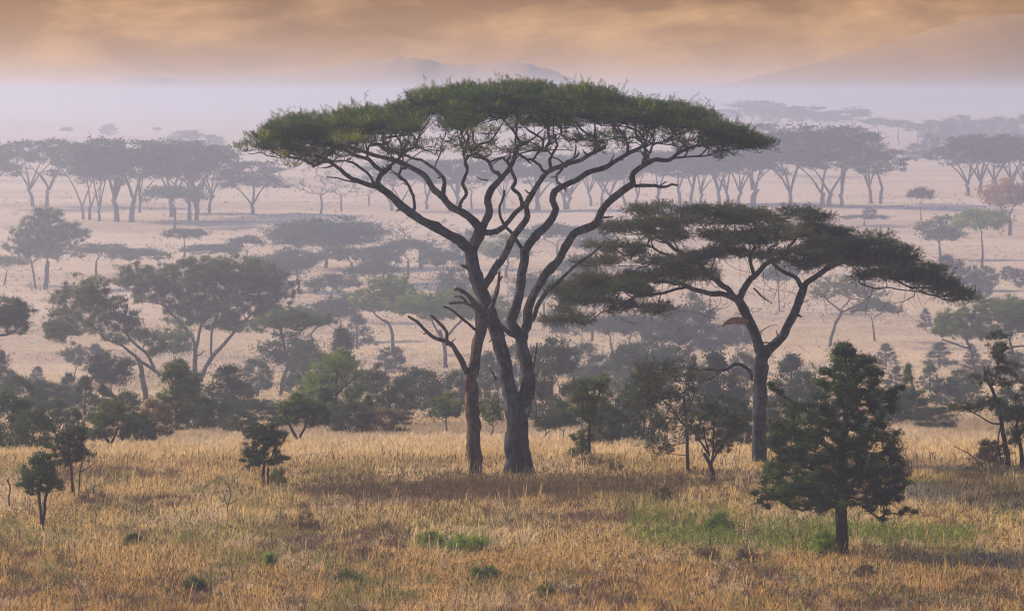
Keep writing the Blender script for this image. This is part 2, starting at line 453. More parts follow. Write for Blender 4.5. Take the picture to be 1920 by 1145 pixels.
D1, b1 = place(972, 896)
T1 = Tree(11)
trunk = [
 ([(964, 905), (963, 890), (962, 850), (963, 800), (960, 765), (953, 725), (948, 695), (939, 661), (929, 615), (917, 584)], 31, 29, 0, 0, False),
 ([(984, 905), (984, 890), (982, 850), (980, 800), (975, 765), (978, 740)], 26, 28, 0.1, 0.1, False),
 ([(978, 760), (987, 740), (991, 711), (988, 690), (985, 672), (980, 650), (978, 628)], 30, 26, 0.1, 0.3, False),
 ([(917, 586), (908, 562), (902, 545), (894, 518), (884, 495), (883, 465)], 29, 28, 0, 0, False),
 ([(883, 470), (867, 457), (843, 440), (817, 425), (783, 407), (760, 392), (740, 373), (723, 360), (707, 348)], 21, 15, 0, -2.2),
 ([(707, 349), (693, 347), (673, 340), (653, 330), (630, 317), (607, 305), (588, 297)], 11, 6, -2.2, -3.2),
 ([(672, 341), (660, 343), (647, 340), (636, 336), (623, 336)], 4, 2, -2.5, -3, False),
 ([(709, 349), (717, 330), (730, 317), (712, 320), (700, 312), (683, 297), (663, 290), (633, 277)], 11, 6, -2.2, -1.0),
 ([(722, 322), (732, 312), (742, 300), (753, 287), (758, 275)], 8, 5, -1.8, -1.5),
 ([(706, 350), (693, 330), (683, 317), (663, 303), (647, 300), (622, 303), (600, 296)], 6, 3, -2.2, -4.0),
 ([(775, 402), (778, 377), (770, 357), (757, 340), (748, 327), (752, 316), (762, 306)], 8, 5, -0.8, 1.0),
 ([(752, 338), (740, 332), (728, 328)], 3, 1.4, 0, 0.3, False),
 ([(883, 470), (893, 450), (903, 428)], 26, 24, 0, 0.2, False),
 ([(904, 432), (890, 417), (880, 408), (860, 393), (840, 383), (827, 367), (810, 350), (797, 330), (777, 317), (753, 307), (733, 300), (700, 290), (668, 278)], 18, 7, 0.2, 3.5),
 ([(860, 394), (867, 378), (878, 360), (873, 343), (875, 330), (877, 317), (872, 300), (883, 290), (900, 283)], 8, 5, 0.8, -2.5),
 ([(833, 372), (833, 343), (830, 330), (823, 320), (807, 310), (777, 297), (745, 285)], 9, 5, 1.6, 5.0),
 ([(903, 432), (910, 415), (917, 397), (915, 370), (922, 353), (933, 343), (953, 320), (963, 297), (967, 280)], 17, 9, 0.2, 0.5),
 ([(938, 338), (930, 320), (918, 308), (900, 290), (893, 275)], 9, 5, 0.4, 4.0),
 ([(915, 338), (903, 333), (892, 330), (880, 327)], 3, 1.5, 0.5, 0.3, False),
 ([(903, 437), (917, 438), (933, 431), (947, 421), (967, 400), (980, 385)], 13, 9, 0.2, -1.0, False),
 ([(980, 386), (973, 367), (963, 357), (966, 337), (962, 322), (955, 308), (960, 292)], 9, 6, -1.0, -4.5),
 ([(908, 535), (919, 518), (930, 500), (940, 488), (950, 470), (960, 453), (968, 437), (980, 420), (987, 405), (985, 388), (993, 372), (1000, 357), (1013, 337), (1027, 320), (1050, 312), (1080, 303), (1107, 290), (1133, 277)], 17, 7, -0.2, -3.5),
 ([(1022, 322), (1010, 308), (987, 297), (973, 287), (962, 276)], 6, 4, -2.4, -5.5),
 ([(1033, 318), (1031, 300), (1036, 288), (1046, 274)], 8, 5, -2.5, -2.5),
 ([(978, 634), (966, 630), (953, 622), (940, 612), (930, 603)], 9, 10, 0.3, 0, False),
 ([(978, 634), (965, 616), (958, 603), (967, 576), (975, 545), (979, 518), (983, 492), (985, 465)], 22, 18, 0.3, 0.8, False),
 ([(985, 470), (978, 462), (967, 450), (958, 436), (948, 420), (938, 398), (940, 378), (946, 362), (950, 354)], 8, 5, 0.8, 2.2, False),
 ([(985, 470), (991, 458), (1000, 448), (1012, 435), (1023, 423), (1035, 410), (1043, 393), (1036, 377), (1040, 360), (1060, 347), (1087, 333), (1113, 320), (1140, 310), (1167, 293), (1193, 281), (1212, 270)], 18, 7, 0.8, 3.5),
 ([(1052, 352), (1046, 340), (1045, 327), (1052, 315), (1068, 306), (1085, 290)], 6, 4, 1.6, 5.5),
 ([(978, 636), (984, 620), (988, 605), (990, 580), (1002, 549), (1012, 530), (1025, 510), (1047, 487), (1061, 463), (1078, 438), (1100, 427), (1120, 416), (1127, 395), (1147, 373), (1170, 357), (1187, 342)], 20, 14, 0.3, -1.6),
 ([(1187, 343), (1189, 327), (1200, 313), (1220, 303), (1253, 297), (1273, 287), (1300, 277), (1325, 272)], 12, 5, -1.6, 0.5),
 ([(1247, 299), (1290, 293), (1330, 291), (1352, 285), (1378, 286)], 5, 2, -0.8, -2.5),
 ([(1203, 312), (1208, 300), (1214, 288), (1208, 272)], 7, 5, -1.6, -4.0),
 ([(1213, 304), (1217, 288), (1222, 276), (1236, 264)], 6, 4, -1.4, 2.5),
 ([(1183, 347), (1195, 349), (1212, 350), (1230, 348), (1240, 350), (1252, 347), (1260, 341), (1272, 340)], 9, 5, -1.6, -2.0, False),
 ([(1236, 349), (1243, 342), (1247, 338)], 4, 2, -1.8, -1.9, False),
 ([(1131, 408), (1142, 408), (1151, 402)], 5, 2, -1.2, -1.3, False),
 ([(990, 606), (1003, 585), (1014, 561), (1024, 544), (1048, 526), (1064, 512), (1079, 499), (1102, 480), (1125, 463)], 11, 3.5, 0.1, -1.5, False),
 ([(1022, 548), (1020, 538)], 5, 2, -0.4, -0.4, False),
 ([(991, 720), (999, 695), (1003, 668), (1008, 646)], 7, 3, -0.1, -0.2, False),
 ([(990, 780), (997, 773), (1002, 762)], 8, 1.5, -0.1, -0.3, False),
 ([(930, 712), (924, 703), (921, 697)], 6, 2, 0, -0.2, False),
 ([(878, 503), (866, 500), (862, 497)], 9, 4, 0, -0.3, False),
 ([(934, 620), (918, 640)], 4, 2, 0, -0.2, False),
]
traced(T1, trunk, D1, b1)
for k in range(9):
    a = k*0.7+0.2; c0 = P(962 if math.cos(a) < 0 else 985, 896, D1)-b1; d = np.array([math.cos(a), math.sin(a), 0])
    T1.T.add(np.array([c0+d*0.12+[0, 0, 0.75+.2*math.sin(k*5)], c0+d*0.24+[0, 0, .3], c0+d*0.42+[0, 0, -.12]]), np.array([0.10, 0.13, 0.10]), 7, 0.1, k)
def stubs(t, n, lo=0.04):
    c = [i for i in range(len(t.np)) if t.nr[i] > lo]
    for i in t.r.choice(c, min(n, len(c)), replace=False):
        d = t.r.normal(0, 1, 3)+t.nd[i]*0.8; d /= np.linalg.norm(d); L_ = 0.12+0.45*t.r.random()**2; a = t.np[i]
        w_ = min(0.035, t.nr[i]*0.5)
        t.T.add(np.array([a, a+d*L_*0.6, a+d*L_+np.array([0, 0, .06])]), np.array([w_*1.4, w_, w_*0.4]), 5, 0.1, int(t.r.integers(1e6)))
stubs(T1, 70)
# crown of flat pads between the traced upper and lower outlines
xt = [441, 470, 495, 520, 560, 600, 650, 700, 750, 800, 850, 900, 950, 1000, 1030, 1060, 1100, 1150, 1180, 1220, 1260, 1300, 1330, 1380, 1420, 1450]
yt = [280, 264, 240, 232, 219, 214, 209, 199, 185, 170, 164, 166, 161, 157, 161, 168, 168, 174, 187, 193, 196, 205, 217, 235, 258, 278]
xb = [441, 500, 550, 600, 640, 700, 760, 800, 850, 900, 950, 1000, 1050, 1100, 1150, 1200, 1250, 1300, 1350, 1400, 1450]
yb = [285, 288, 296, 294, 272, 262, 270, 266, 262, 270, 268, 262, 258, 258, 253, 250, 252, 262, 272, 281, 282]
pads = []; r = rng(77)
n = 470
for i in range(n):
    # even disc sampling
    q = math.sqrt((i+0.5)/n)*0.985; a = i*2.39996+0.1*r.normal()
    u = math.cos(a)*q; v = math.sin(a)*q
    px = 948+u*482
    edge = abs(u)/max(1e-3, math.sqrt(max(1e-3, 1-v*v)))
    # use the outline of the central slice, squeezed toward the centre line for near and far slices
    pxx = 948+(px-948)*(0.55+0.45/max(0.35, math.sqrt(1-min(0.95, v*v)))) if abs(v) > .1 else px
    pxx = min(1446, max(446, pxx))
    top = np.interp(pxx, xt, yt); bot = np.interp(pxx, xb, yb)
    top += 12*v*v+26*(vnoise(px, v*300, 46, 40)-0.45)
    th = bot-top
    w = r.random()
    py = top+10+min(th*0.80, (th-14)*(w**1.9))*0.80 if th > 22 else (top+bot)/2
    # leave the two notches seen under the left centre
    off = v*8.5
    rx = (0.45+0.45*r.random())*(1.0-0.35*max(0, abs(u)-0.7)/0.3)
    c = P(px, py, D1, 0)-b1; c[1] += off
    if w > 0.30 and vnoise(px, v*300, 50, 44) < 0.35: continue
    if 775 < px < 850 and 214 < py < 238 and off < 0: continue
    if 1090 < px < 1130 and 196 < py < 212 : continue
    pads.append((c, rx, rx, 0.13+0.08*r.random()))
for (px, py) in [(462, 281), (480, 274), (500, 262), (515, 285), (540, 283), (565, 290), (590, 292), (610, 285), (520, 244), (545, 232), (575, 226), (1436, 277), (1420, 270), (1400, 262),
                 (1395, 276), (1372, 250), (1360, 270), (1340, 240), (1330, 262), (1310, 225), (560, 262), (530, 262), (590, 250), (1225, 205), (1265, 212), (1060, 178), (1120, 180), (1000, 170), (700, 215), (660, 222), (860, 180), (800, 190)]:
    c = P(px, py, D1, 0)-b1; c[1] += r.normal()*1.2
    rx = 0.55+0.35*r.random(); pads.append((c, rx, rx*1.3, 0.2+.06*r.random()))
low = []
for i in range(150):
    px = 520+r.random()*860; py = np.interp(px, xb, yb)+r.uniform(-4, 24); c = P(px, py, D1)-b1; c[1] += r.uniform(-6, 6)*math.sqrt(max(0, 1-((px-948)/482)**2))
    low.append((c, .4, .4, .15))
T1.grow([p[0]-np.array([0, 0, 0.18]) for p in pads]+[p[0] for p in low], tipr=0.016, step=0.28, sides=6, wig=0.07, up=0.2, power=0.46, maxr=0.11)
# second order twigs spreading under every pad
tg = []
for c, rx, ry, rz in pads:
    for j in range(2):
        a = r.random()*6.28; tg.append(c+np.array([math.cos(a)*rx*.75, math.sin(a)*ry*.75, 0.02+0.1*r.random()]))
T1.np = list(T1.A); T1.nd = [np.array([0, 0, 1.0])]*len(T1.A); T1.nr = [0.03]*len(T1.A)
T1.grow(tg, tipr=0.008, step=0.25, sides=4, wig=0.05, up=0.0, power=0.4)
T1.foliage(low, 14, 'acacia', 0.26, updir=0.5, soft=True, tw=0.008, twn=1.0); low_leaf = T1.leaf
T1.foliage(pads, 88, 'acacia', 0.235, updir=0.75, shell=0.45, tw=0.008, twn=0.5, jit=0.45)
T1.leaf = (np.vstack([T1.leaf[0], low_leaf[0]]), np.vstack([T1.leaf[1], low_leaf[1]+len(T1.leaf[0])]), np.concatenate([T1.leaf[2], low_leaf[2]]))
# longer shoots that break the top outline
sp, sd = [], []
for i in range(650):
    c, rx, ry, rz = pads[int(r.integers(len(pads)))]
    a = r.random()*6.28; q = r.random(); k = c+np.array([math.cos(a)*rx*q, math.sin(a)*ry*q, rz*0.6])
    dr = np.array([r.normal(0, .8)+0.35*np.sign(k[0])*min(1, abs(k[0])/8), r.normal(0, .5), 1.0]); dr /= np.linalg.norm(dr)
    Ls = 0.15+0.5*r.random()**2
    if k[2] < 13.2 and r.random() < .5: Ls *= .5
    for j in range(4):
        sp.append(k+dr*Ls*j/3); sd.append(dr+r.normal(0, .35, 3))
    T1.T.twigs([k-dr*.15], [k+dr*(Ls+.2)], 0.012)
v_, f_, t_ = T1.leaf; v2, f2, t2 = sprigs(np.array(sp), np.array(sd), 0.20+0.12*r.random(len(sp)), 'acacia', 71, 0.75+0.25*r.normal(0, 1, len(sp)))
T1.leaf = (np.vstack([v_, v2]), np.vstack([f_, f2+len(v_)]), np.concatenate([t_, t2]))
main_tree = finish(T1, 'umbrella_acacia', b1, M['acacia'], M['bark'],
    'largest flat-topped acacia with forking twin trunks in the centre, behind the broken dead trunk', 'tree')
# near-black tube, painted shade for the hollow between the two fused stems
ts = Tubes()
p, rr = catmull([P(972, 900, D1, -0.16)-b1, P(973, 850, D1, -0.16)-b1, P(971, 800, D1, -0.15)-b1, P(970, 772, D1, -0.1)-b1, P(967, 752, D1, 0.1)-b1],
                [0.17, 0.15, 0.14, 0.10, 0.02], 0.2)
ts.add(p, rr, 10, 0.15, 3); ts.build('hollow_shade', M['shade_dark'], main_tree)

# ================================================================== DEAD TRUNK
D2, b2 = place(890, 900)
T2 = Tree(12)
dead = [
 ([(891, 910), (891, 890), (889, 860), (888, 826), (887, 790), (884, 749), (883, 711), (885, 695)], 24, 22, 0, 0),
 ([(884, 705), (891, 672), (896, 641), (901, 618), (904, 596)], 19, 17, 0, 0),
 ([(903, 600), (917, 583), (929, 557), (933, 540), (935, 528), (938, 514)], 11, 4, 0, -0.2),
 ([(926, 568), (931, 545), (934, 520)], 5, 2.5, 0, 0.3),
 ([(904, 600), (898, 584), (887, 568), (871, 549), (861, 541), (852, 534)], 12, 5, 0, -0.3),
 ([(868, 549), (858, 541), (848, 541)], 6, 4, -.2, -.3),
 ([(893, 578), (880, 568), (866, 556), (853, 553)], 5, 4, 0, .3),
 ([(888, 573), (879, 570), (862, 566), (843, 567)], 5, 4, 0, .4),
 ([(899, 618), (887, 616), (875, 606), (864, 595), (848, 582), (831, 572)], 6, 4, 0, -.5),
 ([(900, 620), (897, 606), (896, 590), (890, 575), (880, 562)], 9, 5, .1, .3),
 ([(912, 612), (922, 592), (932, 580)], 6, 4, .1, .2),
 ([(886, 706), (875, 699), (868, 683), (860, 668), (844, 649), (833, 643), (825, 641), (806, 626), (783, 609), (764, 593)], 11, 4, 0, -.6),
 ([(840, 647), (838, 635), (837, 622), (825, 607), (808, 590)], 8, 4.5, -.3, -.1),
 ([(843, 650), (848, 640), (853, 632)], 3, 1.5, -.3, -.3),
 ([(803, 624), (799, 618)], 3, 2, -.4, -.4),
]
traced(T2, dead, D2, b2, rough=0.14, ws=1.08)
dead_tree = finish(T2, 'dead_tree', b2, None, M['deadwood'], 'leafless reddish dead trunk with broken branch stubs, in front of the largest acacia')
ts = Tubes(); p, rr = catmull([P(879, 820, D2, -0.1)-b2, P(878, 780, D2, -0.12)-b2, P(876, 740, D2, -0.1)-b2, P(877, 700, D2, -0.06)-b2], [0.04, 0.09, 0.09, 0.03], 0.2)
ts.add(p, rr, 8, 0.2, 5); ts.build('stripped_bark', M['barewood'], dead_tree)

# ================================================================== SECOND ACACIA
D3, b3 = place(1424, 872)
T3 = Tree(13)
lim = [
 ([(1421, 890), (1422, 870), (1423, 800), (1425, 740), (1427, 680), (1430, 655)], 34, 29, 0, 0, False),
 ([(1428, 672), (1422, 645), (1416, 627), (1403, 600), (1393, 577), (1384, 557)], 26, 20, 0, 0),
 ([(1386, 562), (1373, 556), (1355, 552), (1333, 548), (1300, 540), (1283, 533), (1255, 528), (1225, 532)], 14, 7, 0, -1.6),
 ([(1290, 537), (1250, 548), (1200, 556), (1160, 568), (1133, 582)], 8, 5, -1, -2.5),
 ([(1375, 556), (1362, 538), (1350, 530), (1327, 513), (1307, 493), (1285, 478), (1268, 468), (1253, 457), (1240, 447)], 14, 7, 0, 1.8),
 ([(1310, 496), (1280, 488), (1240, 470), (1205, 462), (1180, 478)], 7, 4, .8, -.8),
 ([(1386, 562), (1393, 548), (1400, 537), (1417, 517), (1440, 493), (1467, 477)], 15, 10, 0, 0.4),
 ([(1414, 522), (1411, 503), (1410, 485), (1412, 465), (1405, 448)], 9, 6, 0.1, -1.5),
 ([(1467, 478), (1480, 460), (1500, 445), (1530, 436)], 8, 5, 0.4, 2.5),
 ([(1430, 672), (1438, 660), (1450, 648), (1467, 630), (1476, 615), (1484, 600), (1493, 580), (1502, 553), (1508, 533)], 22, 17, 0, 0.2),
 ([(1507, 538), (1495, 523), (1480, 515), (1467, 507), (1452, 495), (1440, 470)], 11, 7, 0.2, -1.6),
 ([(1508, 538), (1523, 522), (1547, 507), (1567, 497), (1600, 487), (1640, 482), (1680, 487)], 14, 6, 0.2, 0.6),
 ([(1590, 490), (1607, 507), (1613, 527), (1640, 538), (1680, 543), (1720, 550)], 4, 2.5, 0.2, -1.5),
 ([(1640, 483), (1663, 507), (1680, 523), (1700, 537), (1727, 547), (1760, 556)], 6, 3, 0.5, -1.0),
 ([(1550, 505), (1570, 480), (1600, 460), (1630, 450)], 7, 4, 0.2, 3.0),
 ([(1493, 445), (1510, 438), (1540, 440)], 5, 3, 1, 0.5),
 ([(1410, 712), (1407, 700), (1397, 690), (1387, 685), (1377, 683), (1362, 690), (1345, 692), (1320, 690), (1290, 690)], 9, 3, 0, -1.2, False),
 ([(1358, 691), (1345, 700), (1335, 711), (1322, 712), (1312, 700)], 4, 2, -.6, -1, False),
 
 ([(1424, 655), (1424, 630), (1416, 612), (1412, 602)], 5, 3, -.2, -.3, False),
 ([(1420, 625), (1440, 612), (1465, 601)], 2.5, 1, -.3, -.6, False),
 ([(1426, 642), (1440, 642), (1447, 640)], 4, 2, -.2, -.2, False),
 ([(1413, 540), (1425, 555), (1436, 565), (1444, 569)], 4, 2, -.1, -.3, False),
 ([(1495, 590), (1502, 594), (1503, 598)], 8, 2, 0, -.2, False),
]
traced(T3, lim, D3, b3, ws=0.82)
slabs = [(1340, 472, 60, 8, .4), (1230, 490, 60, 8, 1.2), (1430, 480, 45, 6, 1.0), (1100, 545, 60, 14, 1.0), (1160, 548, 60, 10, -.6), (1250, 412, 60, 10, -1.2), (1560, 455, 60, 10, -1.4), (1700, 500, 60, 12, .8), (1290, 396, 112, 12, .3), (1500, 404, 52, 12, -.4), (1425, 406, 60, 12, 1.5), (1205, 428, 75, 14, 1), (1290, 440, 85, 9, -1.0), (1150, 466, 52, 12, 0), (1115, 492, 40, 9, -.5),
 (1400, 446, 70, 14, -.5), (1375, 418, 60, 8, 2.0), (1525, 432, 62, 12, 1), (1600, 447, 75, 16, 0), (1575, 478, 100, 22, -.8), (1660, 478, 75, 20, .5), (1735, 512, 52, 15, 0), (1790, 552, 36, 10, -.4),
 (1760, 535, 45, 12, .6), (1140, 527, 75, 17, .5), (1225, 518, 80, 15, -1), (1290, 485, 60, 11, -1.5), (1095, 565, 50, 16, 0), (1065, 597, 42, 10, -.5), (1195, 575, 60, 10, -1.2), (1290, 512, 50, 9, .8), (1480, 472, 60, 8, -1.8), (1660, 515, 60, 9, -1), (1455, 432, 50, 10, -1.8)]
stubs(T3, 40)
pads = []; r = rng(5)
for (cx, cy, rx, ry, o) in slabs:
    for j in range(max(5, int(rx*ry/48))+2):
        u, v = r.uniform(-1, 1), r.uniform(-1, 1)
        py = cy+v*ry*0.75+abs(u)**2*ry*0.35; px = cx+u*rx*0.9
        c = P(px, py, D3, 0)-b3; c[1] += o+r.normal()*1.3
        q = 0.3+0.4*r.random(); pads.append((c, q, q, 0.08+0.05*r.random()))
T3.grow([p[0]-np.array([0, 0, 0.12]) for p in pads], tipr=0.011, step=0.25, sides=5, wig=0.08, up=0.1, power=0.45, maxr=0.075)
tg = []
for c, rx, ry, rz in pads:
    for j in range(2):
        a = r.random()*6.28; tg.append(c+np.array([math.cos(a)*rx*1.1, math.sin(a)*ry, -0.22+0.35*r.random()]))
for j in range(230):   # bare twigs inside the crown
    px = r.uniform(1110, 1520); tg.append(P(px, r.uniform(430, 545), D3, r.normal()*1.8)-b3)
for j in range(90):   # bare hanging twigs under the crown
    k = r.random(); px = 1180+k*560; tg.append(P(px, np.interp(px, [1180, 1300, 1400, 1500, 1620, 1740], [600, 590, 560, 560, 575, 580])+r.normal()*14, D3, r.normal()*1.5)-b3)
T3.np = list(T3.A); T3.nd = [np.array([0, 0, 1.0])]*len(T3.A); T3.nr = [0.02]*len(T3.A)
T3.grow(tg, tipr=0.007, step=0.22, sides=4, wig=0.07, up=0.0, power=0.4)
T3.foliage(pads, 48, 'acacia', 0.25, updir=0.12, shell=0.35, tw=0.007, twn=0.9, jit=0.5, droop=0.3)
acacia2 = finish(T3, 'umbrella_acacia', b3, M['acacia_dull'], M['bark'], 'right-hand acacia with layered wispy drooping crown, its forked trunk behind the dark conical tree')
ts = Tubes(); p, rr = catmull([P(1402, 603, D3, -.05)-b3, P(1382, 600, D3, -.1)-b3, P(1368, 602, D3, -.25)-b3, P(1355, 610, D3, -.4)-b3], [0.15, 0.13, 0.11, 0.05], 0.15)
ts.add(p, rr, 8, 0.12, 3); ts.build('broken_stub', M['barewood'], acacia2)

# ================================================================== DARK CONICAL TREE
D4, b4 = place(1580, 1046)
T4 = Tree(14)
mpx = D4/F
T4.limb([P(1580, 1055, D4)-b4, P(1578, 1000, D4)-b4, P(1577, 950, D4)-b4, P(1580, 850, D4)-b4, P(1590, 740, D4)-b4, P(1585, 660, D4)-b4], [0.23, 0.185, 0.18, 0.14, 0.07, 0.02], 0.2, 10, 0.1)
T4.limb([P(1578, 950, D4)-b4, P(1600, 905, D4, .2)-b4, P(1625, 850, D4, .4)-b4], [0.10, 0.07, 0.04], 0.2, 7)
T4.limb([P(1575, 945, D4)-b4, P(1545, 895, D4, -.2)-b4, P(1510, 850, D4, -.5)-b4], [0.09, 0.06, 0.04], 0.2, 7)
T4.limb([P(1560, 800, D4)-b4, P(1500, 762, D4, -.1)-b4, P(1470, 743, D4, -.1)-b4, P(1450, 731, D4, -.1)-b4], [0.05, 0.035, 0.03, 0.015], 0.15, 6)
yy = [640, 660, 690, 720, 745, 765, 800, 850, 885, 930, 955]
xl = [1580, 1548, 1530, 1528, 1510, 1475, 1450, 1428, 1425, 1412, 1480]
xr = [1600, 1628, 1650, 1660, 1690, 1688, 1685, 1705, 1712, 1700, 1700]
pads = []; r = rng(9)
for i in range(480):
    py = 646+(952-646)*r.random()**0.68
    l = np.interp(py, yy, xl); rt = np.interp(py, yy, xr); cx = (l+rt)/2; w = (rt-l)/2
    a = r.random()*6.283; q = math.sqrt(r.random())*0.94
    if r.random() < 0.45: q = 0.75+0.2*r.random()
    c = P(cx+math.cos(a)*q*w, py, D4)-b4; c[1] += math.sin(a)*q*w*mpx
    s_ = 0.14+0.17*r.random(); pads.append((c, s_*1.25, s_*1.25, s_*0.95))
for px, py in [(1450, 729), (1462, 735), (1446, 722), (1675, 735), (1690, 728), (1715, 960), (1700, 955), (1690, 962), (1425, 940), (1415, 925), (1440, 950), (1655, 975), (1660, 960), (1590, 648), (1580, 655), (1600, 660), (1652, 700)]:
    pads.append((P(px, py, D4, r.normal()*.1)-b4, 0.17, 0.17, 0.1))
T4.grow([p[0] for p in pads], tipr=0.012, step=0.2, sides=5, wig=0.06, up=0.35, power=0.5, maxr=0.07)
T4.foliage(pads, 84, 'broad', 0.10, updir=0.4, soft=True, tw=0.005, twn=0.25, jit=0.6)
finish(T4, 'conical_tree', b4, M['dark'], M['bark_dark'], 'dark dense conical evergreen, nearest tree, at the right front')

# ================================================================== CUSTOM MIDDLE TREES
def custom(limbs, blobs, px, py, seed, leafk, lsize, leafmat, barkmat, name, label, per=60, padsz=0.8, flat=0.35, tipr=0.012, updir=0.4,
           cat='tree', group=None, depth=1.0, up=0.25, grain=1.0, step=0.3, twn=0.4):
    """limbs traced in the photo; blobs = (cx, cy, rx, ry) crown masses given real depth"""
    D, b = place(px, py); t = Tree(seed); m = D/F
    traced(t, limbs, D, b, step=0.3, mainsides=9)
    pads = []; r = t.r
    for (cx, cy, rx, ry) in blobs:
        for j in range(max(2, int(grain*rx*ry*m*m/(padsz*padsz*flat)*2.9))):
            v = r.normal(0, 1, 3); v /= np.linalg.norm(v); q = r.random()**0.42*0.92*(1.28 if r.random() < .14 else 1)
            c = P(cx+v[0]*q*rx, cy-v[2]*q*ry, D)-b; c[1] += v[1]*q*rx*m*depth
            s_ = padsz*(0.5+0.7*r.random()); pads.append((c, s_, s_, s_*(flat+0.2)))
    t.grow([p[0]-np.array([0, 0, p[3]*.5]) for p in pads], tipr=tipr, step=step, sides=5, wig=0.06, up=up, power=0.48, maxr=0.16)
    t.foliage(pads, per*0.46, leafk, lsize*0.9, updir=updir, soft=True, tw=tipr*0.5, twn=twn)
    return finish(t, name, b, leafmat, barkmat, label, cat, group)

A_ = M['olive']; BK = M['bark_far']; BD = M['bark_dark']
custom([([(367, 722), (366, 700), (365, 665), (367, 648)], 11, 9, 0, 0), ([(374, 722), (380, 700), (396, 672), (410, 655), (425, 640), (445, 615)], 11, 6, 0.2, 2),
        ([(366, 650), (360, 630), (345, 610), (330, 595), (305, 570)], 7, 4, 0, -2), ([(368, 652), (372, 630), (378, 600), (372, 570)], 7, 4, 0, 1),
        ([(396, 668), (396, 640), (400, 610), (410, 580)], 6, 4, 0, -1), ([(440, 620), (470, 590), (500, 570)], 5, 3, 2, 2.5), ([(368, 668), (385, 660)], 4, 2, 0, 0)],
       [(300, 535, 80, 36), (365, 515, 85, 40), (440, 515, 85, 40), (505, 535, 60, 42), (400, 565, 100, 36), (350, 590, 50, 24), (500, 580, 50, 30), (420, 600, 50, 24), (250, 520, 55, 24), (455, 610, 40, 14)],
       370, 718, 21, 'broad', 0.34, A_, BK, 'spreading_acacia', 'broad green rounded acacia with V-forked trunk, left of the largest acacia', grain=1.15, per=54, padsz=0.85, flat=0.36)
custom([([(275, 760), (270, 720), (264, 690), (258, 672)], 12, 9, 0, 0), ([(258, 676), (240, 655), (222, 645), (200, 638)], 7, 4, 0, 0), ([(290, 690), (275, 665), (250, 640), (235, 620), (233, 600), (240, 570)], 7, 4, 0, 1),
        ([(300, 705), (285, 690), (262, 675)], 8, 6, 0, 0)],
       [(150, 560, 58, 40), (200, 590, 60, 40), (130, 610, 48, 36), (230, 620, 50, 28), (180, 545, 45, 22), (105, 620, 26, 26), (285, 645, 30, 28)],
       272, 752, 22, 'broad', 0.34, A_, BK, 'spreading_acacia', 'left-leaning olive acacia with drooping crown, left of the broad V-forked acacia', grain=1.1, per=50, padsz=0.75, flat=0.45)
custom([([(-60, 770), (-58, 700), (-50, 660)], 12, 10, 0, 0), ([(-50, 660), (-20, 630), (20, 625), (50, 600)], 6, 3, 0, 0)],
       [(-10, 575, 60, 26), (20, 600, 42, 30), (-40, 600, 60, 40), (40, 590, 22, 26)], -55, 765, 23, 'broad', 0.27, M['dark'], BD, 'bushy_tree',
       'dark green tree cut off by the left edge, above the left bushes', per=60, padsz=0.6, flat=0.4)
custom([([(76, 1005), (76, 960), (72, 930), (75, 905)], 8, 6, 0, 0), ([(78, 1003), (82, 960), (84, 930), (92, 910)], 7, 5, .1, .1), ([(74, 925), (55, 905), (40, 900)], 4, 2, 0, 0)],
       [(75, 885, 44, 30), (52, 900, 26, 22), (97, 902, 28, 28), (80, 863, 27, 16), (75, 915, 32, 16)], 77, 1001, 24, 'broad', 0.10, M['dark'], BD, 'small_tree', 'small round-crowned tree with split trunk, frontmost at the left edge',
       per=66, padsz=0.22, flat=0.5, tipr=0.006, step=0.12)
custom([([(139, 935), (133, 900), (130, 870), (125, 850)], 7, 5, 0, 0), ([(130, 870), (120, 840), (100, 810), (92, 785)], 4, 2, 0, 0), ([(148, 930), (148, 900), (150, 880), (152, 860)], 4, 3, .1, .2),
        ([(150, 885), (162, 878), (172, 870)], 3, 1.5, .1, .2), ([(128, 860), (140, 835), (150, 815)], 4, 2, 0, 0)],
       [(110, 830, 42, 18), (135, 815, 30, 16), (95, 800, 16, 12), (130, 850, 36, 18), (150, 815, 20, 20), (112, 865, 26, 16), (158, 850, 18, 20)], 140, 932, 25, 'broad', 0.10, M['dark'], BD, 'small_tree',
       'spindly open-crowned small tree just behind the small tree with split trunk', per=58, padsz=0.22, flat=0.4, tipr=0.006, step=0.12, grain=0.9)
custom([([(497, 920), (496, 895), (497, 870)], 7, 6, 0, 0), ([(502, 918), (503, 890), (505, 868)], 5, 4, .1, .1), ([(497, 872), (480, 850), (465, 840)], 4, 2, 0, 0), ([(503, 872), (512, 850), (520, 830)], 4, 2, 0, 0)],
       [(490, 835, 42, 34), (470, 855, 26, 14), (515, 820, 25, 22), (480, 812, 24, 14), (518, 862, 26, 14), (475, 868, 22, 10), (500, 800, 22, 10)], 498, 916, 26, 'broad', 0.095, M['dark'], BD, 'small_tree',
       'small dark bushy tree alone in the golden grass, left of the dead trunk', per=66, padsz=0.2, flat=0.5, tipr=0.006, step=0.12)
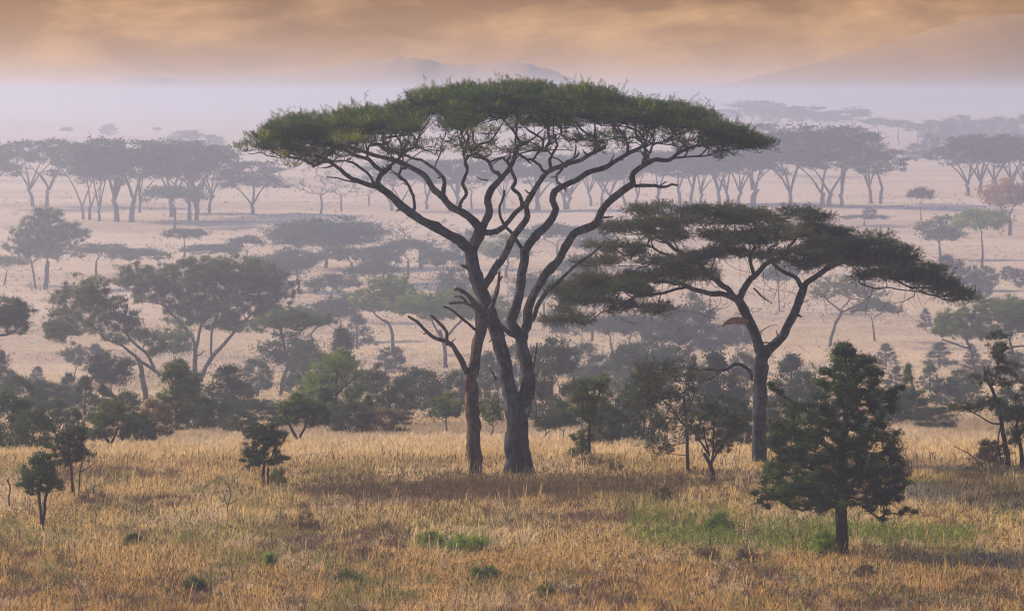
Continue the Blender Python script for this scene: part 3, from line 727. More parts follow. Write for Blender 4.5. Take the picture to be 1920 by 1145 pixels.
custom([([(1335, 912), (1335, 885), (1333, 865), (1325, 845)], 12, 8, 0, 0), ([(1333, 870), (1345, 845), (1360, 825), (1372, 805)], 5, 3, 0, 0.3), ([(1334, 868), (1338, 830), (1340, 800), (1340, 780)], 5, 3, 0, -.2),
        ([(1328, 850), (1312, 825), (1300, 805)], 5, 3, 0, 0), ([(1330, 855), (1322, 820), (1318, 790)], 4, 2, 0, .4)],
       [(1340, 795, 55, 40), (1340, 760, 32, 20), (1305, 800, 28, 34), (1378, 795, 25, 34), (1350, 830, 45, 20)], 1335, 910, 27, 'broad', 0.11, M['olive'], BD, 'small_tree',
       'vase-shaped small tree with short dark trunk, left of the dark conical tree', per=48, padsz=0.26, flat=0.5, tipr=0.008, step=0.15, grain=0.9, group=None)
custom([([(1295, 893), (1290, 860), (1288, 820), (1285, 780), (1280, 740)], 8, 5, 0, 0), ([(1287, 800), (1265, 770), (1240, 745)], 4, 2, 0, .2), ([(1285, 780), (1300, 740), (1290, 700)], 4, 2, 0, -.3)],
       [(1255, 700, 70, 30), (1270, 740, 55, 40), (1215, 730, 45, 40), (1260, 790, 60, 34), (1240, 830, 45, 26), (1200, 700, 26, 20), (1300, 700, 26, 20)], 1295, 888, 28, 'needle', 0.21, M['acacia_dull'], BD, 'feathery_tree',
       'feathery olive tree with drooping branches, left of the vase-shaped small tree', per=42, padsz=0.42, flat=0.5, tipr=0.007, step=0.2, twn=0.9)
custom([([(1108, 872), (1106, 840), (1108, 800), (1116, 760), (1122, 735)], 8, 5, 0, 0), ([(1108, 800), (1095, 770), (1090, 740)], 4, 2, 0, 0)],
       [(1105, 735, 38, 34), (1130, 715, 20, 16), (1090, 760, 24, 26), (1092, 830, 26, 28), (1085, 850, 24, 16), (1108, 780, 26, 20)], 1107, 869, 29, 'broad', 0.14, A_, BD, 'small_tree',
       'narrow upright small tree with leaves down its left side, right of the largest acacia', per=52, padsz=0.27, flat=0.5, tipr=0.007, step=0.18)
custom([([(329, 825), (331, 780), (326, 740), (322, 715)], 6, 4, 0, 0), ([(326, 745), (318, 720), (312, 700)], 3, 2, 0, 0)],
       [(322, 700, 28, 24), (345, 735, 30, 50), (350, 790, 26, 36), (310, 760, 26, 36), (335, 700, 26, 30)], 330, 818, 30, 'broad', 0.19, A_, BD, 'small_tree',
       'slender small tree with leaning thin dark trunk, below the broad V-forked acacia', per=40, padsz=0.35, flat=0.5, tipr=0.007, step=0.2)
custom([([(1893, 885), (1888, 840), (1880, 790), (1874, 760), (1858, 722), (1846, 705)], 12, 7, 0, 0), ([(1882, 795), (1860, 793), (1835, 780), (1805, 768)], 4, 2, 0, -.3), ([(1846, 706), (1850, 696), (1852, 688)], 4, 2, 0, 0),
        ([(1846, 706), (1843, 697), (1842, 690)], 3, 2, 0, 0), ([(1858, 724), (1872, 690), (1868, 650)], 4, 2, 0, .3)],
       [(1810, 765, 42, 12), (1850, 755, 30, 14), (1840, 710, 26, 12), (1870, 660, 24, 24), (1885, 700, 30, 30), (1865, 630, 20, 10)], 1893, 882, 31, 'broad', 0.13, A_, M['bark'], 'small_tree',
       'tall thin small tree with pale bare trunk and broken tip, at the right edge', per=44, padsz=0.27, flat=0.4, tipr=0.007, step=0.18)
custom([([(1912, 885), (1913, 840), (1905, 800), (1915, 770)], 10, 6, 0, 0), ([(1910, 820), (1930, 790), (1940, 760)], 5, 3, 0, 0), ([(1876, 860), (1872, 820), (1880, 790)], 4, 3, .4, .4)],
       [(1910, 770, 34, 30), (1940, 740, 30, 40), (1880, 775, 22, 18), (1900, 820, 26, 20), (1935, 800, 26, 30)], 1913, 884, 32, 'broad', 0.13, A_, BD, 'small_tree',
       'dark-trunked bushy tree at the right edge, just behind the thin tree with broken tip', per=48, padsz=0.3, flat=0.45, tipr=0.007, step=0.18)
custom([([(558, 845), (556, 825), (548, 808), (540, 790)], 8, 5, 0, 0), ([(558, 830), (575, 805), (580, 785)], 6, 4, 0, .3)],
       [(570, 775, 50, 30), (545, 770, 32, 22), (600, 780, 24, 18), (525, 790, 18, 14), (560, 750, 26, 12)], 558, 838, 33, 'broad', 0.17, M['dark'], BD, 'bushy_tree',
       'dark spreading low tree behind the lone small dark tree', per=64, padsz=0.35, flat=0.45, tipr=0.007, step=0.18)
custom([([(208, 850), (206, 835), (198, 822), (185, 812)], 8, 5, 0, 0), ([(207, 835), (218, 815), (225, 800)], 6, 4, 0, .3)],
       [(210, 790, 50, 30), (185, 810, 26, 16), (240, 800, 26, 22), (212, 765, 24, 14)], 208, 848, 34, 'broad', 0.17, M['olive'], BD, 'bushy_tree',
       'dark rounded low tree with short leaning trunk, right of the spindly small tree', per=64, padsz=0.35, flat=0.45, tipr=0.007, step=0.18)
custom([([(625, 800), (628, 750), (635, 700)], 8, 4, 0, 0), ([(632, 740), (660, 710), (680, 700)], 4, 2, 0, 0), ([(628, 760), (600, 720)], 4, 2, 0, 0)],
       [(630, 690, 45, 34), (600, 730, 40, 46), (660, 735, 34, 44), (575, 770, 30, 34), (640, 780, 60, 30), (690, 780, 26, 26)], 630, 806, 35, 'needle', 0.30, M['pale'], BD, 'bushy_tree',
       'big soft grey-green mounded tree, right of the dark spreading low tree', per=56, padsz=0.55, flat=0.5, tipr=0.008, step=0.25, updir=0.5)
custom([([(1830, 720), (1828, 690), (1822, 660), (1815, 640)], 7, 6, 0, 0), ([(1905, 700), (1900, 665), (1895, 640)], 6, 5, .5, .5), ([(1820, 655), (1790, 645), (1765, 635)], 4, 3, 0, 0), ([(1898, 650), (1930, 648)], 5, 3, .5, .5)],
       [(1870, 580, 90, 26), (1800, 605, 60, 22), (1920, 590, 60, 34), (1840, 620, 80, 18), (1770, 620, 30, 12)], 1865, 712, 36, 'broad', 0.30, M['pale'], BK, 'umbrella_tree',
       'bright green flat-crowned tree cut off by the right edge', per=60, padsz=0.6, flat=0.35)
custom([([(835, 690), (834, 660), (830, 635), (822, 618)], 9, 7, 0, 0), ([(830, 640), (812, 605), (808, 590), (815, 580)], 5, 4, 0, -1), ([(832, 638), (848, 620), (860, 605), (872, 590)], 6, 4, 0, 1)],
       [(790, 570, 70, 22), (850, 560, 60, 22), (900, 575, 60, 26), (840, 585, 90, 14), (750, 575, 30, 14)], 836, 690, 37, 'broad', 0.30, M['pale'], BK, 'umbrella_tree',
       'green umbrella tree with forked pale trunk, directly behind the dead trunk', per=56, padsz=0.6, flat=0.35)
custom([([(737, 665), (735, 630), (730, 610), (720, 600)], 8, 6, 0, 0), ([(725, 606), (705, 590), (690, 575)], 4, 3, 0, 0)],
       [(700, 560, 50, 20), (750, 550, 45, 22), (730, 530, 50, 16), (720, 575, 60, 12)], 737, 664, 38, 'broad', 0.30, M['pale'], BK, 'umbrella_tree',
       'pale green umbrella tree with single straight trunk, left of the one behind the dead trunk', per=50, padsz=0.6, flat=0.35)
custom([([(525, 745), (532, 710), (540, 680), (533, 650), (530, 630), (526, 615)], 8, 6, 0, 0)],
       [(550, 602, 60, 20), (500, 610, 30, 14), (580, 600, 45, 16), (530, 590, 45, 10)], 525, 742, 39, 'broad', 0.28, M['olive'], BK, 'umbrella_tree',
       'flat-crowned tree on a wavy S-shaped trunk, right of the broad V-forked acacia', per=52, padsz=0.5, flat=0.35)
custom([([(1556, 652), (1562, 620), (1572, 595), (1578, 582)], 7, 6, 0, 0), ([(1578, 585), (1562, 572), (1550, 560)], 4, 3, 0, 0), ([(1578, 586), (1600, 575), (1625, 565)], 4, 3, 0, 0)],
       [(1575, 535, 70, 22), (1540, 550, 40, 12), (1620, 545, 55, 20)], 1556, 650, 40, 'broad', 0.28, M['olive'], BK, 'umbrella_tree',
       'sparse umbrella tree with right-leaning trunk, beneath the right-hand acacia', per=20, padsz=0.6, flat=0.35, tipr=0.014)
custom([([(85, 545), (88, 510), (90, 490)], 11, 8, 0, 0), ([(68, 545), (62, 510), (60, 490)], 5, 4, 0, 0)],
       [(80, 430, 55, 36), (45, 450, 45, 32), (120, 440, 45, 26), (90, 400, 34, 16), (80, 470, 60, 18), (155, 440, 20, 10)], 85, 542, 41, 'broad', 0.52, M['olive'], BK, 'bushy_tree',
       'big round-crowned hazy tree with two trunks near the left edge', per=46, padsz=1.0, flat=0.45, tipr=0.02, step=0.5)
# ================================================================== REPEATED BACKGROUND TREES
PRO = {}
SPEC = {'U': (7.0, 9.0, 4, 'umbrella_tree', 'tree'), 'F': (11.0, 9.0, 8, 'shelf_crowned_acacia', 'tree'), 'R': (7.0, 7.0, 4, 'bushy_tree', 'tree'),
        'B': (4.0, 4.6, 5, 'bush', 'bush'), 'C': (5.0, 3.6, 4, 'conical_bush', 'bush'), 'D': (8.0, 8.0, 3, 'bare_tree', 'tree'), 'M': (6.0, 12.0, 2, 'domed_tree', 'tree')}
LK = {'U': ('clump', 0.40), 'F': ('clump', 0.46), 'R': ('clump', 0.36), 'B': ('clump', 0.22), 'C': ('clump', 0.22), 'D': ('clump', 0.30), 'M': ('clump', 0.30)}
CNT = {}
def put(kind, cx, yt, yb, w, label, group, leafmat='far', seed=0):
    H0, W0, nv, name, cat = SPEC[kind]
    i = CNT.get(kind, seed); CNT[kind] = i+1; v = i % nv
    D, b = place(cx, yb); h = (yb-yt)*D/F; ww = w*D/F*{'F': 1.3, 'U': 1.15, 'B': 1.25, 'C': 1.3, 'R': 1.2, 'M': 1.1, 'D': 1.1}[kind]
    r = rng(int(cx*7+yt)); rot = r.random()*6.283
    lm = M[leafmat]
    if (kind, v) not in PRO:
        k = {'M': 'R'}.get(kind, kind)
        t = generic(k, H0, W0, 300+v*17+ord(kind), dens={'M': 1.6, 'B': 1.15}.get(kind, 1.0), leafk=LK[kind][0], lsize=LK[kind][1])
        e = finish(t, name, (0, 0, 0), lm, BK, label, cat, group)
        e['h'] = H0; PRO[(kind, v)] = e
        e.location = b; e.scale = (ww/W0, ww/W0, h/H0); e.rotation_euler = (0, 0, rot); del e['h']
        if lm is not None:
            for ch in e.children:
                if ch.name.split('.')[0] in ('crown', 'foliage'): ch.material_slots[0].link = 'OBJECT'; ch.material_slots[0].material = lm
        return e
    return copy_tree(PRO[(kind, v)], name, b, ww/W0, h/H0, rot, label, cat, group, lm)

G1 = 'hazy tall acacias in the back left row'; G2 = 'hazy tall acacias in the back right row'; G3 = 'hazy umbrella trees in the middle distance'
G4 = 'dark bushes behind the golden grass'; G5 = 'small bushes dotted on the pale slope'; G6 = 'faint trees on the far plain'; G7 = 'faint trees of the far right wood'
G8 = 'pale bare trees behind the largest acacia'; G9 = 'hazy bushes between the middle trees'
rows = [
 # back left row
 ('F', 74, 258, 387, 150, 'leftmost tall hazy acacia of the back left row', G1),
 ('F', -22, 268, 392, 110, 'hazy acacia cut off by the left edge in the back left row', G1),
 ('F', 162, 266, 412, 110, 'second tall hazy acacia from the left in the back left row', G1),
 ('F', 186, 272, 415, 96, 'slim hazy acacia left of the widest back left acacia', G1),
 ('F', 233, 250, 417, 165, 'widest and tallest hazy acacia of the back left row', G1),
 ('F', 262, 278, 398, 100, 'hazy acacia behind the widest one of the back left row', G1),
 ('F', 322, 263, 406, 130, 'hazy acacia rising behind the small umbrella tree of the back left row', G1),
 ('F', 362, 262, 414, 130, 'hazy acacia just right of the small umbrella tree in the back left row', G1),
 ('F', 382, 268, 400, 125, 'thick-trunked hazy acacia near the right end of the back left row', G1),
 ('F', 474, 300, 402, 118, 'lone loose-crowned hazy acacia at the right end of the back left row', G1),
 ('U', 327, 348, 430, 120, 'dark small umbrella tree standing before the back left row', G3, 'far'),
 ('D', 601, 308, 402, 110, 'bare pale tree under the left tip of the largest crown', G8),
 ('D', 640, 318, 396, 90, 'bare pale tree second from left beneath the largest crown', G8),
 ('D', 692, 330, 386, 70, 'short bare pale tree third from left beneath the largest crown', G8),
 ('F', 742, 300, 396, 120, 'hazy acacia seen between the left limbs of the largest acacia', G1),
 ('F', 800, 296, 392, 110, 'hazy acacia behind the inner left limbs of the largest acacia', G1),
 ('F', 858, 292, 396, 110, 'hazy acacia straight behind the left fork of the largest acacia', G1),
 ('D', 885, 300, 392, 90, 'bare hazy tree behind the centre of the largest acacia', G8),
 # back right row
 ('F', 945, 290, 394, 110, 'first hazy acacia from the left in the back right row', G2),
 ('F', 1008, 284, 395, 130, 'hazy acacia between the two main limbs of the largest acacia', G2),
 ('F', 1062, 290, 393, 110, 'hazy acacia behind the right main limb of the largest acacia', G2),
 ('F', 1118, 282, 386, 110, 'hazy acacia right of the right main limb of the largest acacia', G2),
 ('F', 1143, 286, 384, 100, 'hazy acacia left of the broken stub of the largest acacia', G2),
 ('F', 1182, 280, 386, 110, 'hazy acacia directly below the broken stub of the largest acacia', G2),
 ('F', 1234, 278, 384, 120, 'thick-trunked hazy acacia just right of the broken stub', G2),
 ('F', 1285, 276, 382, 105, 'slim hazy acacia right of the broken stub', G2),
 ('F', 1314, 274, 384, 110, 'thick hazy acacia over the left top of the right-hand acacia', G2),
 ('F', 1348, 274, 381, 100, 'slim hazy acacia above the top of the right-hand acacia', G2),
 ('F', 1375, 270, 386, 110, 'hazy double-trunked acacia above the middle of the right-hand acacia', G2),
 ('F', 1413, 262, 387, 130, 'hazy V-shaped acacia under the right tip of the largest crown', G2),
 ('F', 1482, 244, 385, 125, 'hazy acacia at the left shoulder of the tallest back right clump', G2),
 ('F', 1548, 234, 388, 170, 'tallest and widest hazy acacia of the back right row', G2),
 ('F', 1578, 242, 386, 130, 'hazy leaning acacia right of the tallest back right acacia', G2),
 ('F', 1642, 270, 382, 105, 'hazy acacia with ragged crown at the right end of the tallest clump', G2),
 ('F', 1815, 254, 366, 135, 'dark-stemmed hazy acacia left in the small far right clump', G2),
 ('F', 1838, 252, 362, 110, 'hazy acacia in the middle of the small far right clump', G2),
 ('F', 1880, 250, 366, 130, 'hazy acacia at the right of the small far right clump', G2),
 ('F', 1925, 256, 364, 110, 'hazy acacia cut off by the right edge in the back row', G2),
 ('F', 1428, 230, 330, 90, 'faint flat-topped acacia peeping past the right tip of the largest crown', G2),
 ('R', 1893, 326, 441, 110, 'rust-coloured thin-leaved tree at the right edge', None, 'rust'),
 ('U', 1728, 352, 414, 50, 'small dark mushroom-shaped tree alone in the pale field, right', None, 'far'),
 ('U', 1840, 392, 502, 110, 'yellow-green tree with slim trunk on the right, below the rusty tree', G3, 'pale'),
 ('R', 1764, 398, 488, 90, 'green bushy tree left of the yellow-green slim-trunked tree', G3, 'olive'),
 ('U', 1622, 403, 425, 90, 'low flat dark tree right of the top of the right-hand acacia', G3),
 ('B', 1630, 389, 408, 26, 'small round bush behind the low flat dark tree', G5),
 # middle left
 ('U', 182, 457, 520, 130, 'green umbrella tree right of the big hazy tree with two trunks', G3, 'olive'),
 ('U', 8, 480, 534, 85, 'umbrella tree at the left edge below the big round-crowned hazy tree', G3, 'olive'),
 ('U', 345, 428, 482, 86, 'tufted small umbrella tree above the broad V-forked acacia', G3),
 ('U', 255, 466, 528, 110, 'low hazy umbrella tree behind the top of the left-leaning acacia', G3),
 ('U', 395, 458, 508, 110, 'flat hazy umbrella tree behind the top of the broad V-forked acacia', G3),
 ('U', 462, 442, 498, 62, 'narrow hazy umbrella tree left of the big dark dome', G3),
 ('R', 432, 448, 498, 50, 'hazy bushy tree between the two flat umbrella trees behind the broad acacia', G3),
 ('M', 610, 402, 503, 238, 'big dark dome-shaped hazy tree left of the largest acacia', None),
 ('D', 790, 402, 505, 140, 'bare wiry hazy tree between dome tree and largest trunk', None),
 ('R', 535, 468, 545, 105, 'soft hazy bushy tree below the left end of the big dark dome', G3),
 ('U', 662, 463, 535, 150, 'wide hazy umbrella tree below the big dark dome', G3),
 ('U', 764, 450, 522, 125, 'hazy umbrella tree with thick trunk, right of the big dark dome', G3),
 ('U', 622, 514, 604, 105, 'hazy umbrella tree left of the pale green one with straight trunk', G3),
 ('R', 1020, 500, 610, 110, 'hazy tree seen between the two trunks of the largest acacia and its right limb', G3),
 ('R', 950, 432, 520, 100, 'hazy tree behind the upper fork of the largest acacia', G3, 'olive'),
 ('U', 1045, 420, 500, 130, 'hazy umbrella tree right of the largest acacia\'s upper fork', G3),
 ('D', 952, 490, 560, 40, 'thin bare hazy tree framed between the two main trunks', None),
 ('U', 1145, 596, 682, 120, 'hazy twin-stemmed tree under the lowest left branch of the right-hand acacia', G3),
 ('U', 1180, 590, 686, 110, 'hazy umbrella tree just right of the twin-stemmed one under the right-hand acacia', G3),
 ('U', 1205, 594, 680, 95, 'rightmost of the hazy umbrella trees under the right-hand acacia\'s left side', G3),
 ('R', 1292, 548, 700, 100, 'tall hazy tree left of the right-hand acacia\'s trunk', G9),
 ('R', 1385, 585, 690, 70, 'hazy tree right behind the right-hand acacia\'s trunk fork', G9),
 ('U', 1462, 496, 585, 70, 'small thin hazy tree framed by the fork of the right-hand acacia', G3),
 ('R', 1035, 622, 775, 90, 'tall hazy round tree with pale trunk, right of the largest acacia', None),
 ('C', 670, 584, 655, 56, 'dark blocky hazy bush left of the pale green umbrella tree', G9),
 ('C', 640, 604, 740, 70, 'hazy pointed bush behind the soft mounded tree', G9),
 ('B', 735, 648, 700, 48, 'spiky small bush right below the straight-trunked umbrella tree', G9),
 ('C', 428, 678, 782, 96, 'broad hazy conical bush right of the V-forked trunk', G9),
 ('B', 372, 730, 815, 60, 'hazy bush just right of the slender small tree', G4),
 ('B', 492, 745, 796, 70, 'small tree-like hazy bush right of the broad conical bush', G4),
 ('B', 480, 670, 745, 60, 'ragged hazy bush left of the wavy S-shaped trunk', G9),
 ('B', 575, 640, 745, 80, 'hazy bush right of the wavy S-shaped trunk', G9),
 ('R', 545, 612, 735, 110, 'pale hazy tree behind the wavy S-shaped trunk', G9),
 ('B', 95, 712, 775, 92, 'small hazy tree-shaped bush on the left slope', G9),
 ('C', 70, 684, 730, 34, 'small pointed bush above the left slope bushes', G5),
 ('C', 128, 694, 765, 44, 'hazy pointed bush left of the paired bushes on the left slope', G9),
 ('C', 160, 698, 790, 56, 'hazy pointed bush on the left slope, beside its taller pair', G9),
 ('C', 192, 715, 800, 52, 'hazy narrow bush right of the paired left slope bushes', G9),
 ('B', 12, 728, 850, 92, 'dark bush at the left edge behind the round-crowned small tree', G4),
 ('B', 58, 762, 852, 80, 'dark bush behind the spindly small tree at the left', G4),
 ('B', -10, 650, 760, 60, 'hazy bush peeping in from the left edge', G9),
 ('C', 145, 763, 835, 44, 'small dark bush left of the dark rounded low tree', G4),
 ('B', 262, 770, 838, 60, 'olive bush right of the dark rounded low tree', G4),
 ('B', 290, 745, 832, 70, 'brownish bush left of the slender small tree trunk', G4, 'drab'),
 ('R', 140, 640, 715, 50, 'hazy bush under the left side of the left-leaning acacia', G9),
 ('C', 180, 640, 705, 44, 'hazy pointed bush below the left-leaning acacia', G9),
 ('R', 210, 650, 770, 90, 'hazy bush straight below the left-leaning acacia', G9),
 ('R', 330, 600, 720, 70, 'pale feathery bush between the two spreading acacias', G9, 'pale'),
 ('C', 20, 690, 745, 40, 'small hazy bush above the left edge bush', G9),
 # centre
 ('B', 735, 705, 795, 84, 'dark hazy bush left of the dead trunk, beside the soft mounded tree', G4),
 ('C', 690, 735, 812, 34, 'narrow dark bush against the soft mounded tree', G4),
 ('B', 722, 762, 822, 90, 'brownish tangled bush left of the dead trunk', G4, 'drab'),
 ('B', 790, 690, 778, 84, 'hazy rounded bush behind the young tree left of the dead trunk', G9),
 ('R', 838, 727, 822, 64, 'young green tree on short legs left of the dead trunk', G4, 'olive'),
 ('B', 768, 685, 745, 50, 'hazy small bush above the rounded bush left of the dead trunk', G9),
 ('R', 922, 735, 830, 60, 'green bush seen between the dead trunk and largest trunk', G4, 'olive'),
 ('B', 910, 655, 760, 70, 'hazy bush behind the gap between dead trunk and largest trunk', G9),
 ('R', 1022, 764, 836, 54, 'small dark tree directly right of the largest trunk base', G4),
 ('R', 1056, 762, 834, 48, 'small dark tree left of the narrow upright small tree', G4),
 ('B', 1160, 725, 842, 92, 'dark bush right of the narrow upright small tree', G4),
 ('B', 1205, 700, 838, 80, 'dark green bush left of the feathery olive tree', G4),
 ('B', 1085, 640, 720, 80, 'hazy bush right of the tall hazy round tree', G9),
 ('B', 1140, 662, 740, 90, 'hazy bush beneath the lower left branches of the right-hand acacia', G9),
 ('R', 1225, 620, 740, 100, 'hazy bushy tree above the feathery olive tree', G9),
 ('C', 1345, 650, 790, 100, 'broad hazy bush beneath the bare curved side branch', G9),
 ('B', 1375, 735, 830, 60, 'hazy bush between vase-shaped tree and right-hand acacia trunk', G4),
 ('C', 1483, 655, 775, 78, 'hazy conical bush right of the right-hand acacia\'s trunk', G9),
 ('B', 1465, 735, 830, 66, 'hazy bush left behind the dark conical tree', G4),
 ('B', 1240, 650, 745, 60, 'hazy bush left of the broad one beneath the curved side branch', G9),
 # right slope
 ('C', 1661, 641, 688, 40, 'small pointed bush on the pale slope, nearest the dark conical tree top', G5),
 ('C', 1762, 638, 690, 50, 'pointed bush highest in the middle of the right pale slope', G5),
 ('B', 1620, 663, 682, 26, 'tiny low bush just right of the dark conical tree top', G5),
 ('C', 1680, 683, 735, 40, 'pointed bush below the nearest pale slope bush', G5),
 ('C', 1744, 678, 738, 46, 'pointed bush second in the right slope diagonal', G5),
 ('B', 1772, 705, 768, 54, 'dark rounded bush at the foot of the right slope diagonal', G5),
 ('C', 1703, 672, 795, 34, 'slim tall bush right of the dark conical tree', G4, 'olive'),
 ('B', 1712, 728, 800, 76, 'round dark bush around the slim tall bush right of the conical tree', G4),
 ('C', 1735, 575, 618, 24, 'tiny pointed bush left of the bright green right-edge tree', G5),
 ('C', 1822, 642, 680, 28, 'tiny pointed bush beneath the bright green right-edge tree', G5),
 ('B', 1835, 670, 715, 60, 'reddish low hazy bush beneath the bright green right-edge tree', G5, 'drab'),
 ('B', 1815, 715, 760, 60, 'hazy low bush left of the broken-tip tree', G9),
 ('B', 1782, 475, 545, 56, 'dark blue hazy bush below the right tip of the right-hand acacia', G9),
 ('B', 1822, 494, 570, 34, 'hazy upright bush right of the dark blue one', G5),
 ('B', 1850, 497, 545, 40, 'small hazy bush second right of the dark blue one', G5),
 ('B', 1890, 498, 528, 30, 'small hazy bush third right of the dark blue one', G5),
 ('B', 1912, 502, 540, 24, 'small hazy bush at the right edge above the bright green tree', G5),
 ('B', 1848, 520, 558, 26, 'tiny hazy bush just above the bright green right-edge tree', G5),
 ('B', 1905, 655, 720, 60, 'hazy bush at the right edge behind the bright green tree\'s trunk', G9),
 ('B', 1860, 822, 882, 60, 'twiggy brown bush at the foot of the thin tree with broken tip', G4, 'drab'),
 # far left faint
 ('U', 125, 239, 262, 24, 'tiny faint umbrella tree alone on the far left plain', G6),
 ('B', 203, 232, 256, 30, 'tiny faint blocky tree right of the lone umbrella on the far plain', G6),
 ('U', 295, 239, 256, 16, 'faintest tiny umbrella tree on the far left plain', G6),
 ('B', 350, 243, 282, 66, 'faint dome-shaped tree behind the back left row', G6),
 ('B', 400, 252, 282, 40, 'faint low tree right of the far dome-shaped one', G6),
 # far right wood
 ('F', 1415, 188, 250, 90, 'faint ragged highest tree of the far right wood', G7),
 ('F', 1500, 198, 252, 90, 'faint tree second from the left of the far right wood', G7),
 ('F', 1462, 204, 252, 80, 'faint tree behind the two tallest of the far right wood', G7),
 ('F', 1552, 208, 254, 70, 'faint tree third from left of the far right wood', G7),
 ('F', 1600, 202, 256, 56, 'faint tufted tree where the far right wood dips', G7),
 ('F', 1360, 204, 248, 56, 'faintest tree at the left end of the far right wood', G7),
]
rows += [
 ('B', 405, 745, 812, 70, 'hazy bush at the foot of the broad conical bush', G4),
 ('B', 450, 765, 822, 60, 'low dark bush between broad conical bush and dark spreading low tree', G4),
 ('C', 610, 720, 812, 60, 'dark bush against the left flank of the soft mounded tree', G4),
 ('B', 660, 752, 822, 80, 'dark bush at the right foot of the soft mounded tree', G4),
 ('R', 700, 680, 775, 60, 'hazy bushy tree rising over the brownish tangled bush', G9),
 ('B', 820, 712, 790, 60, 'hazy bush between the young tree on short legs and the dead trunk', G9),
 ('B', 965, 640, 745, 60, 'hazy bush framed low between the two legs of the largest acacia', G9),
 ('B', 1010, 690, 800, 60, 'hazy bush hugging the right side of the largest trunk', G9),
 ('B', 1075, 705, 815, 66, 'hazy bush behind the left of the narrow upright small tree', G4),
 ('B', 1135, 745, 845, 60, 'low dark bush touching the narrow upright small tree on its right', G4),
 ('B', 1180, 640, 745, 80, 'hazy bush behind the top of the feathery olive tree', G9),
 ('C', 1275, 600, 720, 60, 'hazy spire-shaped bush above the feathery olive tree', G9),
 ('B', 1320, 690, 790, 70, 'hazy bush just above the vase-shaped small tree', G9),
 ('B', 1400, 655, 760, 60, 'hazy bush pressed against the left of the right-hand acacia trunk', G9),
 ('B', 1395, 760, 850, 60, 'low bush left of the foot of the right-hand acacia trunk', G4),
 ('B', 1510, 690, 790, 60, 'hazy bush behind the left shoulder of the dark conical tree', G9),
 ('B', 1670, 740, 805, 60, 'hazy low bush right behind the dark conical tree', G4),
 ('B', 1755, 760, 812, 66, 'low dark bush at the right end of the row beyond the conical tree', G4),
 ('B', 1800, 690, 750, 50, 'hazy bush left above the thin tree with broken tip', G9),
 ('B', 1905, 720, 800, 80, 'hazy bush at the right edge behind the dark-trunked tree', G9),
 ('B', 100, 745, 825, 70, 'dark bush filling the space above the spindly small tree', G4),
 ('B', 235, 730, 800, 60, 'hazy bush above right of the dark rounded low tree', G9),
 ('B', 45, 700, 790, 70, 'hazy bush over the dark bush at the left edge', G9),
 ('B', 352, 690, 780, 50, 'hazy bush at the foot of the V-forked trunk', G9),
 ('R', 590, 560, 640, 90, 'hazy tree left of the dark blocky hazy bush', G3),
 ('U', 700, 490, 575, 100, 'hazy umbrella tree above the two green umbrella trees', G3),
 ('R', 480, 500, 590, 110, 'hazy tree behind the right side of the broad V-forked acacia', G3),
 ('R', 1085, 470, 570, 80, 'hazy tree behind the leftmost foliage of the right-hand acacia', G3),
 ('U', 1640, 560, 640, 90, 'hazy umbrella tree under the right limb of the right-hand acacia', G3),
]
rows += [
 ('R', 560, 456, 545, 90, 'hazy tree overlapping the lower left of the big dark dome', G3),
 ('U', 500, 482, 566, 100, 'hazy umbrella tree touching the right shoulder of the broad V-forked acacia', G3),
 ('R', 722, 452, 530, 74, 'hazy tree squeezed between the two umbrella trees under the dark dome', G3),
 ('U', 830, 470, 552, 90, 'hazy umbrella tree left of the largest acacia\'s lowest fork', G3),
 ('R', 640, 545, 640, 80, 'hazy tree above the dark blocky hazy bush', G3),
 ('R', 850, 492, 600, 70, 'hazy tree just left of the largest acacia\'s trunk, over the dead branch tips', G3),
 ('R', 945, 565, 665, 66, 'hazy tree framed halfway up between the legs of the largest acacia', G3),
 ('R', 1060, 566, 668, 80, 'hazy tree over the tall round tree with pale trunk', G3),
 ('U', 1110, 545, 640, 110, 'hazy umbrella tree behind the drooping lower left of the right-hand acacia', G3),
 ('R', 1245, 585, 690, 90, 'hazy tree left of the tall one beside the right-hand acacia', G3),
 ('R', 1335, 600, 700, 74, 'hazy tree under the broken stub of the right-hand acacia', G3),
 ('R', 1110, 418, 500, 90, 'hazy tree right of the largest acacia\'s outermost right limb', G3, 'olive'),
 ('R', 870, 425, 505, 70, 'hazy tree in the notch of the largest acacia\'s left fork', G3),
 ('B', 445, 705, 775, 60, 'hazy bush half hidden behind the broad conical bush', G9),
 ('B', 590, 690, 780, 70, 'hazy bush peeping over the left of the soft mounded tree', G9),
 ('B', 860, 690, 775, 66, 'hazy bush just left of the dead trunk\'s lower half', G9),
]
for k, (cx, yt_, yb_, w_) in enumerate([(1645, 222, 262, 60), (1685, 226, 266, 60), (1722, 232, 272, 50), (1755, 224, 264, 60), (1800, 214, 258, 60), (1775, 228, 276, 40),
        (1832, 222, 264, 70), (1875, 218, 262, 50), (1915, 214, 262, 50), (1745, 248, 300, 34), (1718, 268, 302, 44)]):
    txt = ['left of the tufts', 'above the pale gap', 'at the lowest dip', 'left of its round top', 'with its round top', 'under its round top', 'above the small far right clump',
           'right above the small far right clump', 'touching the right edge', 'standing closer, tall and narrow', 'standing closer, beside the tall narrow one'][k]
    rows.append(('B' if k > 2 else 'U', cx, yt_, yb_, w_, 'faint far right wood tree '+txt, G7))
for row in rows: put(*row)

